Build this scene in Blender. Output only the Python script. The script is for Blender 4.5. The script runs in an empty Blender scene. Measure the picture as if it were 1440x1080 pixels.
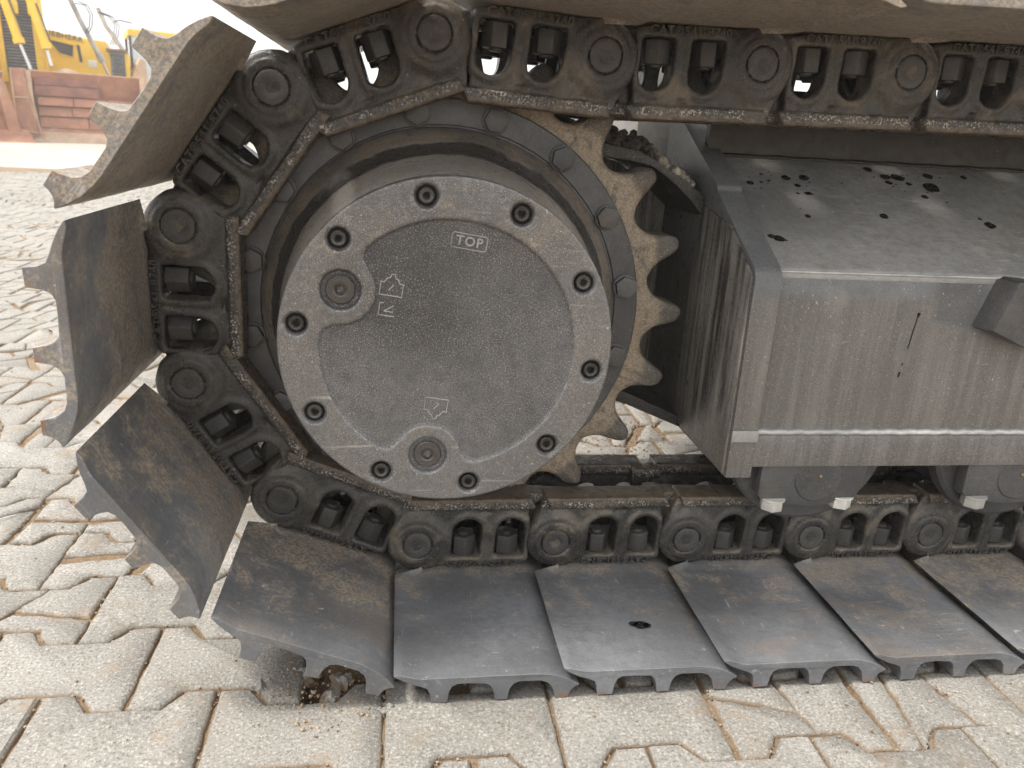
import bpy, bmesh, math, random
import numpy as np
from mathutils import Vector, Matrix, noise
random.seed(7); np.random.seed(7)
S = bpy.context.scene
C = S.collection
rad = math.radians
# ---------------------------------------------------------------- camera
CAM = np.array([-0.045571, -1.065177, 0.611751])
RC = np.array([[0.9893726, -0.1351222, 0.0537012], [0.008932, -0.3121509, -0.9499906], [0.1451277, 0.9403743, -0.3076266]])       # rows: right, down, forward
F = 1094.98
cd = bpy.data.cameras.new('camera'); cam = bpy.data.objects.new('camera', cd); C.objects.link(cam)
cd.sensor_width = 36; cd.lens = 36 * F / 1440; cd.clip_start = .02; cd.clip_end = 3000
m = Matrix.Identity(4)
for r in range(3):
    m[r][0] = RC[0][r]; m[r][1] = -RC[1][r]; m[r][2] = -RC[2][r]; m[r][3] = CAM[r]
cam.matrix_world = m
cd.dof.use_dof = True; cd.dof.focus_distance = 1.08; cd.dof.aperture_fstop = 9.5
S.camera = cam
# ---------------------------------------------------------------- sky, sun, exposure
SUN_EL, SUN_AZ = rad(60), rad(-97)      # azimuth measured from +Y, clockwise from above
W = bpy.data.worlds.new('World'); S.world = W; W.use_nodes = True
nt = W.node_tree; nt.nodes.clear()
sky = nt.nodes.new('ShaderNodeTexSky'); sky.sky_type = 'NISHITA'; sky.sun_disc = False
sky.sun_elevation = SUN_EL; sky.sun_rotation = SUN_AZ; sky.dust_density = 4; sky.air_density = 1.0; sky.ozone_density = 1
hs = nt.nodes.new('ShaderNodeHueSaturation'); hs.inputs['Saturation'].default_value = .28
mx = nt.nodes.new('ShaderNodeMix'); mx.data_type = 'RGBA'; mx.inputs[0].default_value = .55   # thin even cloud over the blue
mx.inputs[7].default_value = (9.0, 8.9, 8.7, 1)
bg = nt.nodes.new('ShaderNodeBackground'); bg.inputs[1].default_value = .078
wo = nt.nodes.new('ShaderNodeOutputWorld')
nt.links.new(sky.outputs[0], hs.inputs['Color']); nt.links.new(hs.outputs[0], mx.inputs[6])
nt.links.new(mx.outputs[2], bg.inputs[0]); nt.links.new(bg.outputs[0], wo.inputs[0])
sl = bpy.data.lights.new('sun', 'SUN'); sl.energy = 1.5; sl.angle = rad(10); sl.color = (1, .95, .88)
so = bpy.data.objects.new('sun', sl); C.objects.link(so)
sd = Vector((math.sin(SUN_AZ) * math.cos(SUN_EL), math.cos(SUN_AZ) * math.cos(SUN_EL), math.sin(SUN_EL)))
so.rotation_euler = sd.to_track_quat('Z', 'Y').to_euler(); so.location = sd * 20
S.view_settings.view_transform = 'Standard'; S.view_settings.look = 'None'
S.view_settings.exposure = 1.68; S.view_settings.gamma = 1; S.view_settings.use_curve_mapping = False
GZ = -.083                                # top of the paving
P = .216                                  # pitch of the track chain

# ---------------------------------------------------------------- materials
class NT:
    def __init__(s, name):
        s.m = bpy.data.materials.new(name); s.m.use_nodes = True; s.t = s.m.node_tree; s.t.nodes.clear()
        s.o = s.n('ShaderNodeOutputMaterial'); s.b = s.n('ShaderNodeBsdfPrincipled'); s.l(s.b.outputs[0], s.o.inputs[0])
    def n(s, t): return s.t.nodes.new(t)
    def l(s, a, b): s.t.links.new(a, b)
    def put(s, inp, v):
        if isinstance(v, bpy.types.NodeSocket): s.l(v, inp)
        else: inp.default_value = v
    def coord(s, scale=(1, 1, 1), rnd=True, world=False):
        if world: src = s.n('ShaderNodeNewGeometry').outputs['Position']
        else: src = s.n('ShaderNodeTexCoord').outputs['Object']
        if rnd:
            oi = s.n('ShaderNodeObjectInfo'); a = s.n('ShaderNodeVectorMath'); a.operation = 'MULTIPLY_ADD'
            s.l(oi.outputs['Random'], a.inputs[0]); a.inputs[1].default_value = (31, 47, 23); s.l(src, a.inputs[2]); src = a.outputs[0]
        k = s.n('ShaderNodeVectorMath'); k.operation = 'MULTIPLY'; s.l(src, k.inputs[0]); k.inputs[1].default_value = scale
        return k.outputs[0]
    def noise(s, co, scale, detail=5, rough=.6, dist=0):
        n = s.n('ShaderNodeTexNoise'); s.l(co, n.inputs['Vector']); n.inputs['Scale'].default_value = scale
        n.inputs['Detail'].default_value = detail; n.inputs['Roughness'].default_value = rough; n.inputs['Distortion'].default_value = dist
        return n.outputs[0]
    def vor(s, co, scale, feat='F1'):
        n = s.n('ShaderNodeTexVoronoi'); n.feature = feat; s.l(co, n.inputs['Vector']); n.inputs['Scale'].default_value = scale
        return n.outputs['Distance']
    def ramp(s, x, a, b, smooth=True, lo=0, hi=1):
        n = s.n('ShaderNodeMapRange'); n.interpolation_type = 'SMOOTHSTEP' if smooth else 'LINEAR'
        s.put(n.inputs[0], x); n.inputs[1].default_value = a; n.inputs[2].default_value = b
        n.inputs[3].default_value = lo; n.inputs[4].default_value = hi; return n.outputs[0]
    def math(s, op, a, b=0.0, c=None, clamp=False):
        n = s.n('ShaderNodeMath'); n.operation = op; n.use_clamp = clamp; s.put(n.inputs[0], a); s.put(n.inputs[1], b)
        if c is not None: s.put(n.inputs[2], c)
        return n.outputs[0]
    def mix(s, f, a, b, mode='MIX'):
        n = s.n('ShaderNodeMix'); n.data_type = 'RGBA'; n.blend_type = mode; s.put(n.inputs[0], f)
        for i, v in ((6, a), (7, b)): s.put(n.inputs[i], v if isinstance(v, bpy.types.NodeSocket) else (*v, 1))
        return n.outputs[2]
    def bump(s, h, strength, dist, prev=None):
        n = s.n('ShaderNodeBump'); s.l(h, n.inputs['Height']); n.inputs['Strength'].default_value = strength
        n.inputs['Distance'].default_value = dist
        if prev is not None: s.l(prev, n.inputs['Normal'])
        return n.outputs[0]
    def sep(s, v):
        n = s.n('ShaderNodeSeparateXYZ'); s.l(v, n.inputs[0]); return n.outputs
    def done(s, col, rough, normal=None, metal=0, spec=.5):
        s.put(s.b.inputs['Base Color'], col if isinstance(col, bpy.types.NodeSocket) else (*col, 1))
        s.put(s.b.inputs['Roughness'], rough); s.put(s.b.inputs['Metallic'], metal)
        s.b.inputs['Specular IOR Level'].default_value = spec
        if normal is not None: s.l(normal, s.b.inputs['Normal'])
        return s.m

def grimy(name, base, dust, amt=.5, stretch=(1, 1, 1), dscale=9, rough=.5, spk=.5, spkcol=(.5, .47, .42), spscale=330,
          scratch=.3, bump=.4, grain=700, salt=.35, metal=0., extra=None, var=.35, up=.25, spec=.5):
    t = NT(name); co = t.coord(); cs = t.coord(stretch)
    big = t.noise(co, 4, 3, .5); mid = t.noise(cs, dscale, 8, .68, .6); fine = t.noise(co, 60, 6, .7); gr = t.noise(co, grain, 3, .6)
    col = t.mix(t.ramp(big, .3, .7), tuple(x * (1 - var) for x in base), tuple(min(1, x * (1 + var)) for x in base))
    col = t.mix(t.ramp(fine, .35, .75, hi=.45), col, tuple(x * .45 for x in base))
    sa = t.noise(co, 640, 3, .65)
    oi = t.n('ShaderNodeObjectInfo'); per = t.sep(oi.outputs['Color'])[0]          # own amount of dust of each piece
    nz = t.sep(t.n('ShaderNodeNewGeometry').outputs['Normal'])[2]
    dm = t.math('ADD', mid, t.math('MULTIPLY', t.math('MAXIMUM', nz, 0.0), up * .25))
    dm = t.math('ADD', dm, t.math('MULTIPLY', t.math('SUBTRACT', per, .5), .35))
    df = t.ramp(dm, .66 - .3 * amt, .80 - .2 * amt)
    df = t.math('MULTIPLY', df, t.ramp(fine, .3, .62, lo=.35, hi=1)); df = t.math('MULTIPLY', df, .35 + .6 * amt, clamp=True)
    col = t.mix(df, col, dust)
    if extra: col, df = extra(t, col, df, co)
    if salt:
        patch = t.ramp(t.noise(co, 23, 3, .6), .3, .65, lo=.45, hi=1)
        col = t.mix(t.math('MULTIPLY', t.math('MULTIPLY', t.ramp(sa, .52, .70), patch), salt), col, spkcol)
        col = t.mix(t.math('MULTIPLY', t.ramp(sa, .48, .32), salt), col, tuple(x * .35 for x in base))
    if scratch:
        sc = t.noise(t.coord(tuple(3 + 0 * x if x > 1 else 160 for x in stretch) if max(stretch) > 1 else (4, 160, 60)), 1.6, 4, .6, .2)
        sf = t.math('MULTIPLY', t.ramp(sc, .62, .72), t.ramp(big, .4, .6)); col = t.mix(t.math('MULTIPLY', sf, scratch), col, spkcol)
    v = t.noise(co, spscale, 2, .4); sp = t.math('MULTIPLY', t.ramp(v, .69, .74), t.ramp(t.noise(co, 17, 4, .6), .42, .62)); sp = t.math('MULTIPLY', sp, spk)
    col = t.mix(sp, col, spkcol)
    n = t.bump(gr, bump * .7, .0007); n = t.bump(sa, bump * .6, .0009, n); n = t.bump(fine, bump, .0016, n); n = t.bump(mid, bump * .5, .003, n)
    rg = t.math('ADD', t.ramp(fine, .3, .7, lo=rough - .1, hi=rough + .12), t.math('MULTIPLY', df, .3), clamp=True)
    return t.done(col, rg, n, metal, spec)

TAN = (.24, .17, .105); PALE = (.36, .31, .24)
def rust_tips(t, col, df, co):           # grouser tips are worn to rust
    z = t.sep(t.n('ShaderNodeTexCoord').outputs['Object'])[2]
    k = t.math('MULTIPLY', t.ramp(z, -.068, -.080), t.ramp(t.noise(co, 22, 5, .6), .42, .62))
    return t.mix(k, col, (.26, .095, .03)), df
def rail_wear(t, col, df, co):           # rail: chipped grey side, brown running edge
    z = t.sep(t.n('ShaderNodeTexCoord').outputs['Object'])[2]
    zz = t.math('ADD', z, t.math('MULTIPLY', t.math('SUBTRACT', t.noise(co, 45, 5, .7), .5), .010))
    k = t.ramp(zz, .067, .071); col = t.mix(t.math('MULTIPLY', k, .8), col, t.mix(t.ramp(t.noise(co, 90, 5, .7), .35, .65), (.060, .046, .034), (.155, .115, .078)))
    side = t.math('MULTIPLY', t.ramp(z, .0565, .0595), t.ramp(zz, .073, .067))
    ch = t.noise(co, 330, 4, .7); big = t.noise(co, 40, 4, .6)
    f_ = t.math('MULTIPLY', t.math('MULTIPLY', side, t.ramp(ch, .52, .60)), t.ramp(big, .38, .60, lo=.15))
    col = t.mix(t.math('MULTIPLY', f_, .85), col, (.62, .57, .49))
    return t.mix(t.math('MULTIPLY', t.math('MULTIPLY', side, t.ramp(ch, .47, .40)), .6), col, (.03, .026, .022)), df
M = {}
def scuffs(t, col, co, amt=.5, tone=(.42, .42, .41)):      # short bright scratches in changing directions, rubbed patches
    for k, (sc_, off) in enumerate((((9, 170, 60), 0), ((150, 12, 60), 5), ((60, 60, 60), 9))):
        a = t.noise(t.coord(sc_), 1.3, 3, .6, .5); b = t.noise(t.coord((1, 1, 1)), 14 + off * 3, 4, .65)
        col = t.mix(t.math('MULTIPLY', t.math('MULTIPLY', t.ramp(a, .66, .70), t.ramp(b, .50, .58)), amt), col, tone)
    p = t.noise(co, 70, 7, .78); q = t.noise(co, 6, 4, .6)
    return t.mix(t.math('MULTIPLY', t.math('MULTIPLY', t.ramp(p, .58, .64), t.ramp(q, .42, .62)), amt * .55), col, tone)
def shoe_dirt(t, col, df, co):           # soil gathers next to the chain, rust only on worn grouser tips
    x, y, z = t.sep(t.n('ShaderNodeTexCoord').outputs['Object'])
    nn = t.noise(co, 16, 9, .74); nf = t.noise(co, 210, 5, .75)
    k = t.math('ADD', t.ramp(y, -.21, .0, smooth=False, hi=.16), nn)
    per = t.sep(t.n('ShaderNodeObjectInfo').outputs['Color'])[0]
    k = t.math('ADD', k, t.math('MULTIPLY', t.math('SUBTRACT', per, .5), .42))
    k = t.math('MULTIPLY', t.ramp(k, .56, .72), t.ramp(nf, .40, .56, lo=.12)); k = t.math('MULTIPLY', k, .80)
    col = t.mix(k, col, t.mix(t.ramp(nf, .35, .65), (.23, .185, .135), (.42, .34, .25)))
    sc = t.noise(t.coord((5, 130, 130)), 2.0, 4, .65, .1)
    col = t.mix(t.math('MULTIPLY', t.ramp(sc, .58, .74), .30), col, (.30, .30, .30))
    col = t.mix(t.math('MULTIPLY', t.ramp(sc, .42, .28), .35), col, (.05, .05, .055))
    col = scuffs(t, col, co, .6)
    k = t.math('MULTIPLY', t.ramp(z, -.070, -.081), t.ramp(t.noise(co, 30, 5, .6), .48, .66))
    return t.mix(t.math('MULTIPLY', k, .8), col, (.26, .12, .05)), df
M['shoe'] = grimy('shoe_steel', (.165, .170, .180), (.19, .15, .11), .34, (1, 2.2, 2.2), 8, .44, .30, (.38, .38, .38), scratch=0, bump=.32, extra=shoe_dirt, up=.3, salt=.30)
M['link'] = grimy('link_casting', (.040, .038, .036), (.23, .19, .14), .44, rough=.27, spk=.8, spkcol=(.36, .33, .28), bump=.75, extra=rail_wear, scratch=0, up=.7, salt=.30, dscale=14)
M['pin'] = grimy('pin_face', (.055, .053, .052), (.18, .14, .10), .34, rough=.45, spk=.5, spkcol=(.36, .33, .28), bump=.4, scratch=0, salt=.3, dscale=20)
M['nut'] = grimy('nut_steel', (.042, .040, .039), (.15, .12, .09), .25, rough=.42, spk=.2, bump=.35, scratch=0, salt=.2)
M['cover'] = grimy('cover_casting', (.098, .097, .098), (.17, .145, .12), .30, rough=.44, spk=.7, spkcol=(.46, .44, .42), spscale=420, scratch=0, bump=1.0, metal=.25, var=.48, salt=.70)
def turned(t, col, df, co):
    b = t.noise(t.coord((60, 1, 60), rnd=False), 3, 4, .6, .4)
    p = t.noise(co, 9, 6, .7); f_ = t.noise(co, 180, 4, .7)
    col = t.mix(t.math('MULTIPLY', t.ramp(b, .5, .7), .25), col, (.36, .355, .345))
    k = t.math('MULTIPLY', t.ramp(p, .60, .70), t.ramp(f_, .35, .6, lo=.3)); return t.mix(t.math('MULTIPLY', k, .7), col, (.34, .28, .20)), df
M['cover_rim'] = grimy('cover_machined_rim', (.160, .158, .156), (.25, .21, .165), .42, rough=.34, spk=.8, spkcol=(.62, .60, .56), scratch=.35, bump=.6, metal=.45, var=.22, salt=.55, extra=turned)
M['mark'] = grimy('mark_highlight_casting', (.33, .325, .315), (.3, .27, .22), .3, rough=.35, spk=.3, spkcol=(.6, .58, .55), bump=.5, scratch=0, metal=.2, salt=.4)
M['screw'] = grimy('screw_steel', (.085, .082, .078), (.2, .16, .12), .2, rough=.32, spk=.2, bump=.15, scratch=0, metal=.6, salt=.2)
M['gap'] = grimy('dark_recess', (.008, .008, .008), (.03, .025, .02), .2, rough=.7, spk=0, bump=.1, scratch=0, salt=0)
M['ring'] = grimy('sprocket_ring_paint', (.072, .073, .076), (.17, .13, .09), .36, rough=.42, spk=.5, spkcol=(.34, .31, .28), bump=.45, scratch=.15, salt=.30, dscale=12)
def soil_on_teeth(t, col, df, co):
    x, y, z = t.sep(t.n('ShaderNodeTexCoord').outputs['Object'])
    r = t.math('SQRT', t.math('ADD', t.math('MULTIPLY', x, x), t.math('MULTIPLY', z, z)))
    k = t.math('MULTIPLY', t.ramp(t.math('ADD', r, t.math('MULTIPLY', t.math('SUBTRACT', t.noise(co, 30, 4, .6), .5), .03)), .337, .322), t.ramp(t.noise(co, 60, 6, .65), .30, .50))
    return t.mix(t.math('MULTIPLY', k, .9), col, t.mix(t.ramp(t.noise(co, 300, 3, .7), .35, .65), (.25, .195, .135), (.41, .335, .25))), df
M['sprocket'] = grimy('sprocket_teeth', (.10, .090, .078), (.24, .18, .12), .30, rough=.45, spk=.9, spkcol=(.52, .47, .38), bump=1.4, extra=soil_on_teeth, scratch=0, salt=.6)
def band_of_oil(t, col, df, co):         # black oily film where the drum meets the seal
    y = t.sep(t.n('ShaderNodeTexCoord').outputs['Object'])[1]; nn = t.noise(co, 16, 6, .7)
    yy = t.math('ADD', y, t.math('MULTIPLY', t.math('SUBTRACT', nn, .5), .035))
    k = t.math('MULTIPLY', t.ramp(yy, -.030, -.020), t.ramp(yy, .012, .004)); col = t.mix(t.math('MULTIPLY', k, .92), col, (.016, .015, .015))
    k2 = t.ramp(yy, .004, .014); col = t.mix(t.math('MULTIPLY', k2, .75), col, t.mix(t.ramp(nn, .4, .62), (.070, .059, .050), (.17, .135, .10)))
    k3 = t.ramp(y, .034, .038); return t.mix(t.math('MULTIPLY', k3, t.ramp(y, .0435, .041)), col, (.03, .014, .008)), df
M['drum'] = grimy('drum_steel', (.33, .31, .28), (.34, .28, .21), .40, (3, 60, 3), 4, .30, .25, scratch=0, bump=.3, metal=.1, salt=.35, extra=band_of_oil)
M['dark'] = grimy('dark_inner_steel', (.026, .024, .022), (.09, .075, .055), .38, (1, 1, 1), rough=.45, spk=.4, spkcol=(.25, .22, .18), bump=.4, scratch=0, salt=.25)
def mud_tone(t, dark=1.0):
    a = t.noise(t.coord((34, 34, 2.0)), 1.5, 7, .72); b = t.noise(t.coord(), 11, 6, .65); f_ = t.noise(t.coord(), 420, 3, .7); g_ = t.noise(t.coord(), 120, 4, .7)
    mud = t.mix(t.ramp(a, .38, .66), (.108, .101, .092), (.190, .179, .163)); mud = t.mix(t.ramp(b, .38, .68, hi=.55), mud, (.115, .103, .088))
    mud = t.mix(t.math('MULTIPLY', t.ramp(f_, .58, .72), .6), mud, (.46, .44, .40)); mud = t.mix(t.math('MULTIPLY', t.ramp(f_, .44, .32), .4), mud, (.055, .048, .040))
    return t.mix(t.math('MULTIPLY', t.ramp(g_, .64, .72), .5), mud, (.42, .40, .36))
def frame_band(t, col, df, co):          # cleaner painted band along the top edge, dried mud splash below it
    x, y, z = t.sep(t.n('ShaderNodeNewGeometry').outputs['Position'])
    wob = t.math('MULTIPLY', t.math('SUBTRACT', t.noise(t.coord((40, 40, 8)), 2, 5, .7), .5), .030)
    zz = t.math('ADD', z, wob); k = t.ramp(zz, .422, .408)
    wet = t.math('MULTIPLY', t.ramp(t.math('ADD', x, wob), .715, .735), t.math('MULTIPLY', t.ramp(t.math('ADD', x, wob), .812, .792), t.ramp(t.math('SUBTRACT', z, t.math('MULTIPLY', t.math('SUBTRACT', x, .715), -.20)), .372, .392)))
    k = t.math('MULTIPLY', k, t.math('SUBTRACT', 1.0, t.math('MULTIPLY', wet, .9)))
    col = t.mix(t.math('MULTIPLY', wet, .6), col, (.045, .044, .044))
    return t.mix(t.math('MULTIPLY', k, .93), col, mud_tone(t)), df
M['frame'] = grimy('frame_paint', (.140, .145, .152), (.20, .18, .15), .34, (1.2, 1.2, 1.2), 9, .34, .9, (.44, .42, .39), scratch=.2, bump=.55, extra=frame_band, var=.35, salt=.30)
def streaks(t, col, df, co):
    a = t.noise(t.coord((52, 30, 2.0)), 1.8, 7, .72); b = t.noise(co, 5, 5, .6); f_ = t.noise(t.coord((1, 1, .35)), 380, 3, .7)
    y = t.sep(t.n('ShaderNodeNewGeometry').outputs['Position'])[1]; z = t.sep(t.n('ShaderNodeNewGeometry').outputs['Position'])[2]
    col = t.mix(t.math('MULTIPLY', t.ramp(a, .42, .60), t.ramp(b, .3, .6, lo=.35, hi=.95)), col, (.34, .325, .30))
    col = t.mix(t.math('MULTIPLY', t.ramp(a, .45, .36), .85), col, (.022, .015, .012))
    low = t.math('MULTIPLY', t.ramp(t.math('ADD', z, t.math('MULTIPLY', t.math('SUBTRACT', b, .5), .3)), .27, .17), .8)
    col = t.mix(low, col, (.17, .155, .13))
    col = t.mix(t.math('MULTIPLY', t.ramp(f_, .57, .70), .6), col, (.36, .33, .29))
    return t.mix(t.math('MULTIPLY', t.ramp(f_, .44, .32), .5), col, (.02, .016, .014)), df
M['side'] = grimy('frame_end_streaked', (.080, .075, .070), (.18, .15, .12), .3, (5, 5, 1), 6, .36, .5, extra=streaks, scratch=0, bump=.6, salt=.4)
M['shelf'] = grimy('bracket_steel', (.040, .038, .036), (.15, .125, .10), .3, (1, 1, 1), 9, .36, .5, scratch=.1, bump=.6, salt=.4)
def topdirt(t, col, df, co):
    d_ = t.noise(t.coord((1, 1, 1)), 30, 6, .7); e = t.noise(t.coord((22, 90, 90)), 1.2, 5, .7, .4); b = t.noise(co, 6, 5, .6)
    col = scuffs(t, col, co, .45, (.55, .54, .52))
    col = t.mix(t.math('MULTIPLY', t.ramp(e, .5, .66), t.ramp(b, .4, .65, hi=.55)), col, (.42, .415, .40))
    return t.mix(t.math('MULTIPLY', t.ramp(d_, .66, .74), .6), col, (.36, .30, .22)), df
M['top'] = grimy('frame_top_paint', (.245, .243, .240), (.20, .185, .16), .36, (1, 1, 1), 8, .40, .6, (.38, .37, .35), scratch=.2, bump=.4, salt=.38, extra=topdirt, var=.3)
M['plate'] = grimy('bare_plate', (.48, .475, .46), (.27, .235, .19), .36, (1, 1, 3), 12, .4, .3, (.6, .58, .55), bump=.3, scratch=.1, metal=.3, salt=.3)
M['guard'] = grimy('pale_guard_plate', (.62, .61, .58), (.4, .36, .3), .3, (1, 1, 3), 12, .35, .1, bump=.1, scratch=.1, salt=.1, var=.1)
M['zinc'] = grimy('zinc_bolt', (.66, .64, .60), (.32, .27, .2), .34, rough=.38, spk=.1, bump=.2, scratch=0, metal=.3, salt=.2)
M['roller'] = grimy('roller_steel', (.066, .066, .068), (.14, .11, .08), .34, (1, 1, 1), 16, rough=.36, spk=.5, spkcol=(.3, .28, .25), bump=.5, scratch=.1, salt=.35)
t = NT('drying_oil'); co = t.coord(world=True, rnd=False); M['oil'] = t.done(t.mix(t.ramp(t.noise(co, 260, 4, .7), .45, .7), (.006, .006, .006), (.05, .046, .04)), t.ramp(t.noise(co, 120, 3, .6), .4, .6, lo=.25, hi=.6), spec=.3)
M['brass'] = NT('grease_nipple').done((.45, .32, .16), .35, metal=.8)
M['yellow'] = grimy('yellow_paint', (.86, .56, .03), (.75, .6, .32), .30, rough=.4, spk=.1, bump=.1, scratch=0, var=.06, salt=0)
M['rust'] = grimy('blade_rust_red', (.42, .20, .125), (.58, .42, .30), .45, (1, 1, 1), 2.2, .6, .1, bump=.2, scratch=.0, var=.16, salt=0)
M['rustedge'] = grimy('blade_worn_edge', (.55, .38, .26), (.62, .5, .38), .5, rough=.55, spk=.1, bump=.2, scratch=0, var=.15, salt=0)
M['slat'] = grimy('grille_slat', (.22, .22, .225), (.35, .32, .28), .3, rough=.5, spk=0, bump=.1, scratch=0, salt=0)
M['black'] = NT('black_rubber').done((.045, .045, .05), .6)
M['chrome'] = NT('cylinder_rod').done((.6, .6, .61), .25, metal=.85)
M['greypaint'] = grimy('grey_paint', (.38, .38, .39), (.45, .42, .38), .3, rough=.45, spk=0, bump=.1, scratch=0, salt=0)
M['white'] = grimy('white_paint', (.76, .75, .72), (.6, .55, .48), .3, rough=.4, spk=0, bump=.1, scratch=0, var=.06, salt=0)
g = NT('cab_glass'); M['glass'] = g.done((.55, .62, .64), .06, spec=.8)

def paver_mat():
    t = NT('concrete_paver'); co = t.coord(world=True, rnd=False); oi = t.n('ShaderNodeObjectInfo')
    a = t.noise(co, 7, 4, .6); f = t.noise(co, 260, 4, .75); g2 = t.noise(co, 620, 2, .6)
    v = t.noise(t.coord((1, 1, 1), world=True), 2, 2, .5)
    col = t.mix(t.ramp(a, .3, .7), (.258, .244, .220), (.336, .323, .298))
    col = t.mix(t.ramp(oi.outputs['Random'], 0, 1, hi=.55), col, (.235, .222, .198))
    col = t.mix(t.ramp(f, .52, .66, hi=.85), col, (.50, .48, .44)); col = t.mix(t.ramp(f, .47, .34, hi=.85), col, (.125, .110, .090))
    col = t.mix(t.math('MULTIPLY', t.ramp(g2, .60, .68), .5), col, (.11, .095, .075))
    # sand rubbed into the low rims and hollows
    z = t.sep(t.n('ShaderNodeNewGeometry').outputs['Position'])[2]
    k = t.math('MULTIPLY', t.ramp(z, GZ - .0022, GZ - .0065), .85); col = t.mix(k, col, (.27, .195, .125))
    k = t.math('MULTIPLY', t.ramp(t.noise(co, 9, 6, .72), .54, .70), .65); col = t.mix(k, col, (.27, .205, .14))
    st = t.vor(co, 38); col = t.mix(t.math('MULTIPLY', t.ramp(st, .055, .035), .7), col, (.10, .085, .07))
    n = t.bump(f, 1.0, .0026); n = t.bump(g2, .4, .0008, n); n = t.bump(a, .5, .006, n)
    return t.done(col, .85, n, spec=.3)
def sand_mat(name, far=False):
    t = NT(name); co = t.coord(world=True, rnd=False)
    a = t.noise(co, 9, 5, .65); f = t.noise(co, 240, 4, .75)
    col = t.mix(t.ramp(a, .35, .65), (.205, .140, .082), (.27, .205, .138)); col = t.mix(t.ramp(f, .55, .7, hi=.8), col, (.42, .34, .25))
    col = t.mix(t.ramp(f, .45, .33, hi=.85), col, (.075, .05, .03))
    n = t.bump(f, .9, .004); n = t.bump(a, .5, .01, n)
    return t.done(col, .95, n, spec=.2)
def far_mat():
    t = NT('far_paving'); co = t.coord(world=True, rnd=False)
    a = t.noise(co, .6, 5, .65); f = t.noise(co, 30, 5, .7)
    col = t.mix(t.ramp(a, .35, .65), (.40, .37, .32), (.50, .47, .42))
    b = t.n('ShaderNodeTexBrick'); t.l(co, b.inputs['Vector']); b.inputs['Scale'].default_value = 1; b.inputs['Brick Width'].default_value = .21
    b.inputs['Row Height'].default_value = .138; b.inputs['Mortar Size'].default_value = .006
    col = t.mix(t.math('MULTIPLY', b.outputs['Fac'], .6), col, (.22, .16, .1)); col = t.mix(t.ramp(f, .35, .7, hi=.4), col, (.28, .23, .17))
    return t.done(col, .9, t.bump(f, .5, .01), spec=.2)
M['paver'] = paver_mat(); M['sand'] = sand_mat('joint_sand'); M['far'] = far_mat()
t = NT('gravel_dark'); co = t.coord(world=True, rnd=False)
x_ = t.sep(co)[0]
col = t.mix(t.ramp(t.noise(co, 160, 4, .7), .35, .7), (.05, .043, .036), (.13, .11, .09))
k = t.ramp(t.math('ADD', x_, t.math('MULTIPLY', t.noise(co, 20, 2), .05)), .375, .40)
col = t.mix(k, col, t.mix(t.ramp(t.noise(co, 60, 3, .6), .4, .65), (.26, .235, .19), (.55, .50, .42)))
M['gravel'] = t.done(col, .85, t.bump(t.noise(co, 300, 4, .7), .8, .002))

# ---------------------------------------------------------------- object helpers
def tag(o, label=None, cat=None, group=None, kind=None):
    if label: o['label'] = label
    if cat: o['category'] = cat
    if group: o['group'] = group
    if kind: o['kind'] = kind
    return o
def empty(name, loc, rz=0, **k):
    o = bpy.data.objects.new(name, None); C.objects.link(o); o.location = loc; o.rotation_euler = (0, 0, rz); o.empty_display_size = .1
    return tag(o, **k)
def obj(name, me, parent=None, loc=(0, 0, 0), rot=(0, 0, 0), dust=.5, world=True):
    o = bpy.data.objects.new(name, me); C.objects.link(o); loc = Vector(loc)
    if parent is not None:
        o.parent = parent
        if world: loc = loc - Vector(parent.location)
    o.location = loc; o.rotation_euler = rot; o.color = (dust, .5, .5, 1)
    return o
def mesh_np(name, V, Fq, mat, smooth=True, sharp=None):
    me = bpy.data.meshes.new(name); V = np.asarray(V, np.float32); Fq = np.asarray(Fq, np.int32)
    me.vertices.add(len(V)); me.vertices.foreach_set('co', V.ravel()); n = Fq.shape[1]
    me.loops.add(Fq.size); me.loops.foreach_set('vertex_index', Fq.ravel())
    me.polygons.add(len(Fq)); me.polygons.foreach_set('loop_start', np.arange(len(Fq), dtype=np.int32) * n)
    me.polygons.foreach_set('loop_total', np.full(len(Fq), n, np.int32))
    me.polygons.foreach_set('use_smooth', np.full(len(Fq), smooth)); me.update(calc_edges=True)
    if mat: me.materials.append(mat)
    if sharp: me.set_sharp_from_angle(angle=rad(sharp))
    return me
def bm_mesh(name, bm, mat, smooth=True, sharp=32, bevel=0, seg=2):
    bmesh.ops.remove_doubles(bm, verts=bm.verts, dist=1e-6)
    bmesh.ops.recalc_face_normals(bm, faces=bm.faces)
    if bevel:
        ed = [e for e in bm.edges if len(e.link_faces) == 2 and e.calc_face_angle(0) > rad(28)]
        bmesh.ops.bevel(bm, geom=ed, offset=bevel, segments=seg, profile=.6, affect='EDGES', clamp_overlap=True)
    me = bpy.data.meshes.new(name); bm.to_mesh(me); bm.free()
    for mm in (mat if isinstance(mat, (list, tuple)) else [mat]): me.materials.append(mm)
    if smooth:
        me.polygons.foreach_set('use_smooth', [True] * len(me.polygons)); me.set_sharp_from_angle(angle=rad(sharp))
    return me
def box_bm(bm, x0, x1, y0, y1, z0, z1, mat=None):
    r = bmesh.ops.create_cube(bm, size=1)['verts']
    for v in r: v.co = Vector((x0 + (v.co.x + .5) * (x1 - x0), y0 + (v.co.y + .5) * (y1 - y0), z0 + (v.co.z + .5) * (z1 - z0)))
    if mat: bmesh.ops.transform(bm, matrix=mat, verts=r)
    return r
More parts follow.
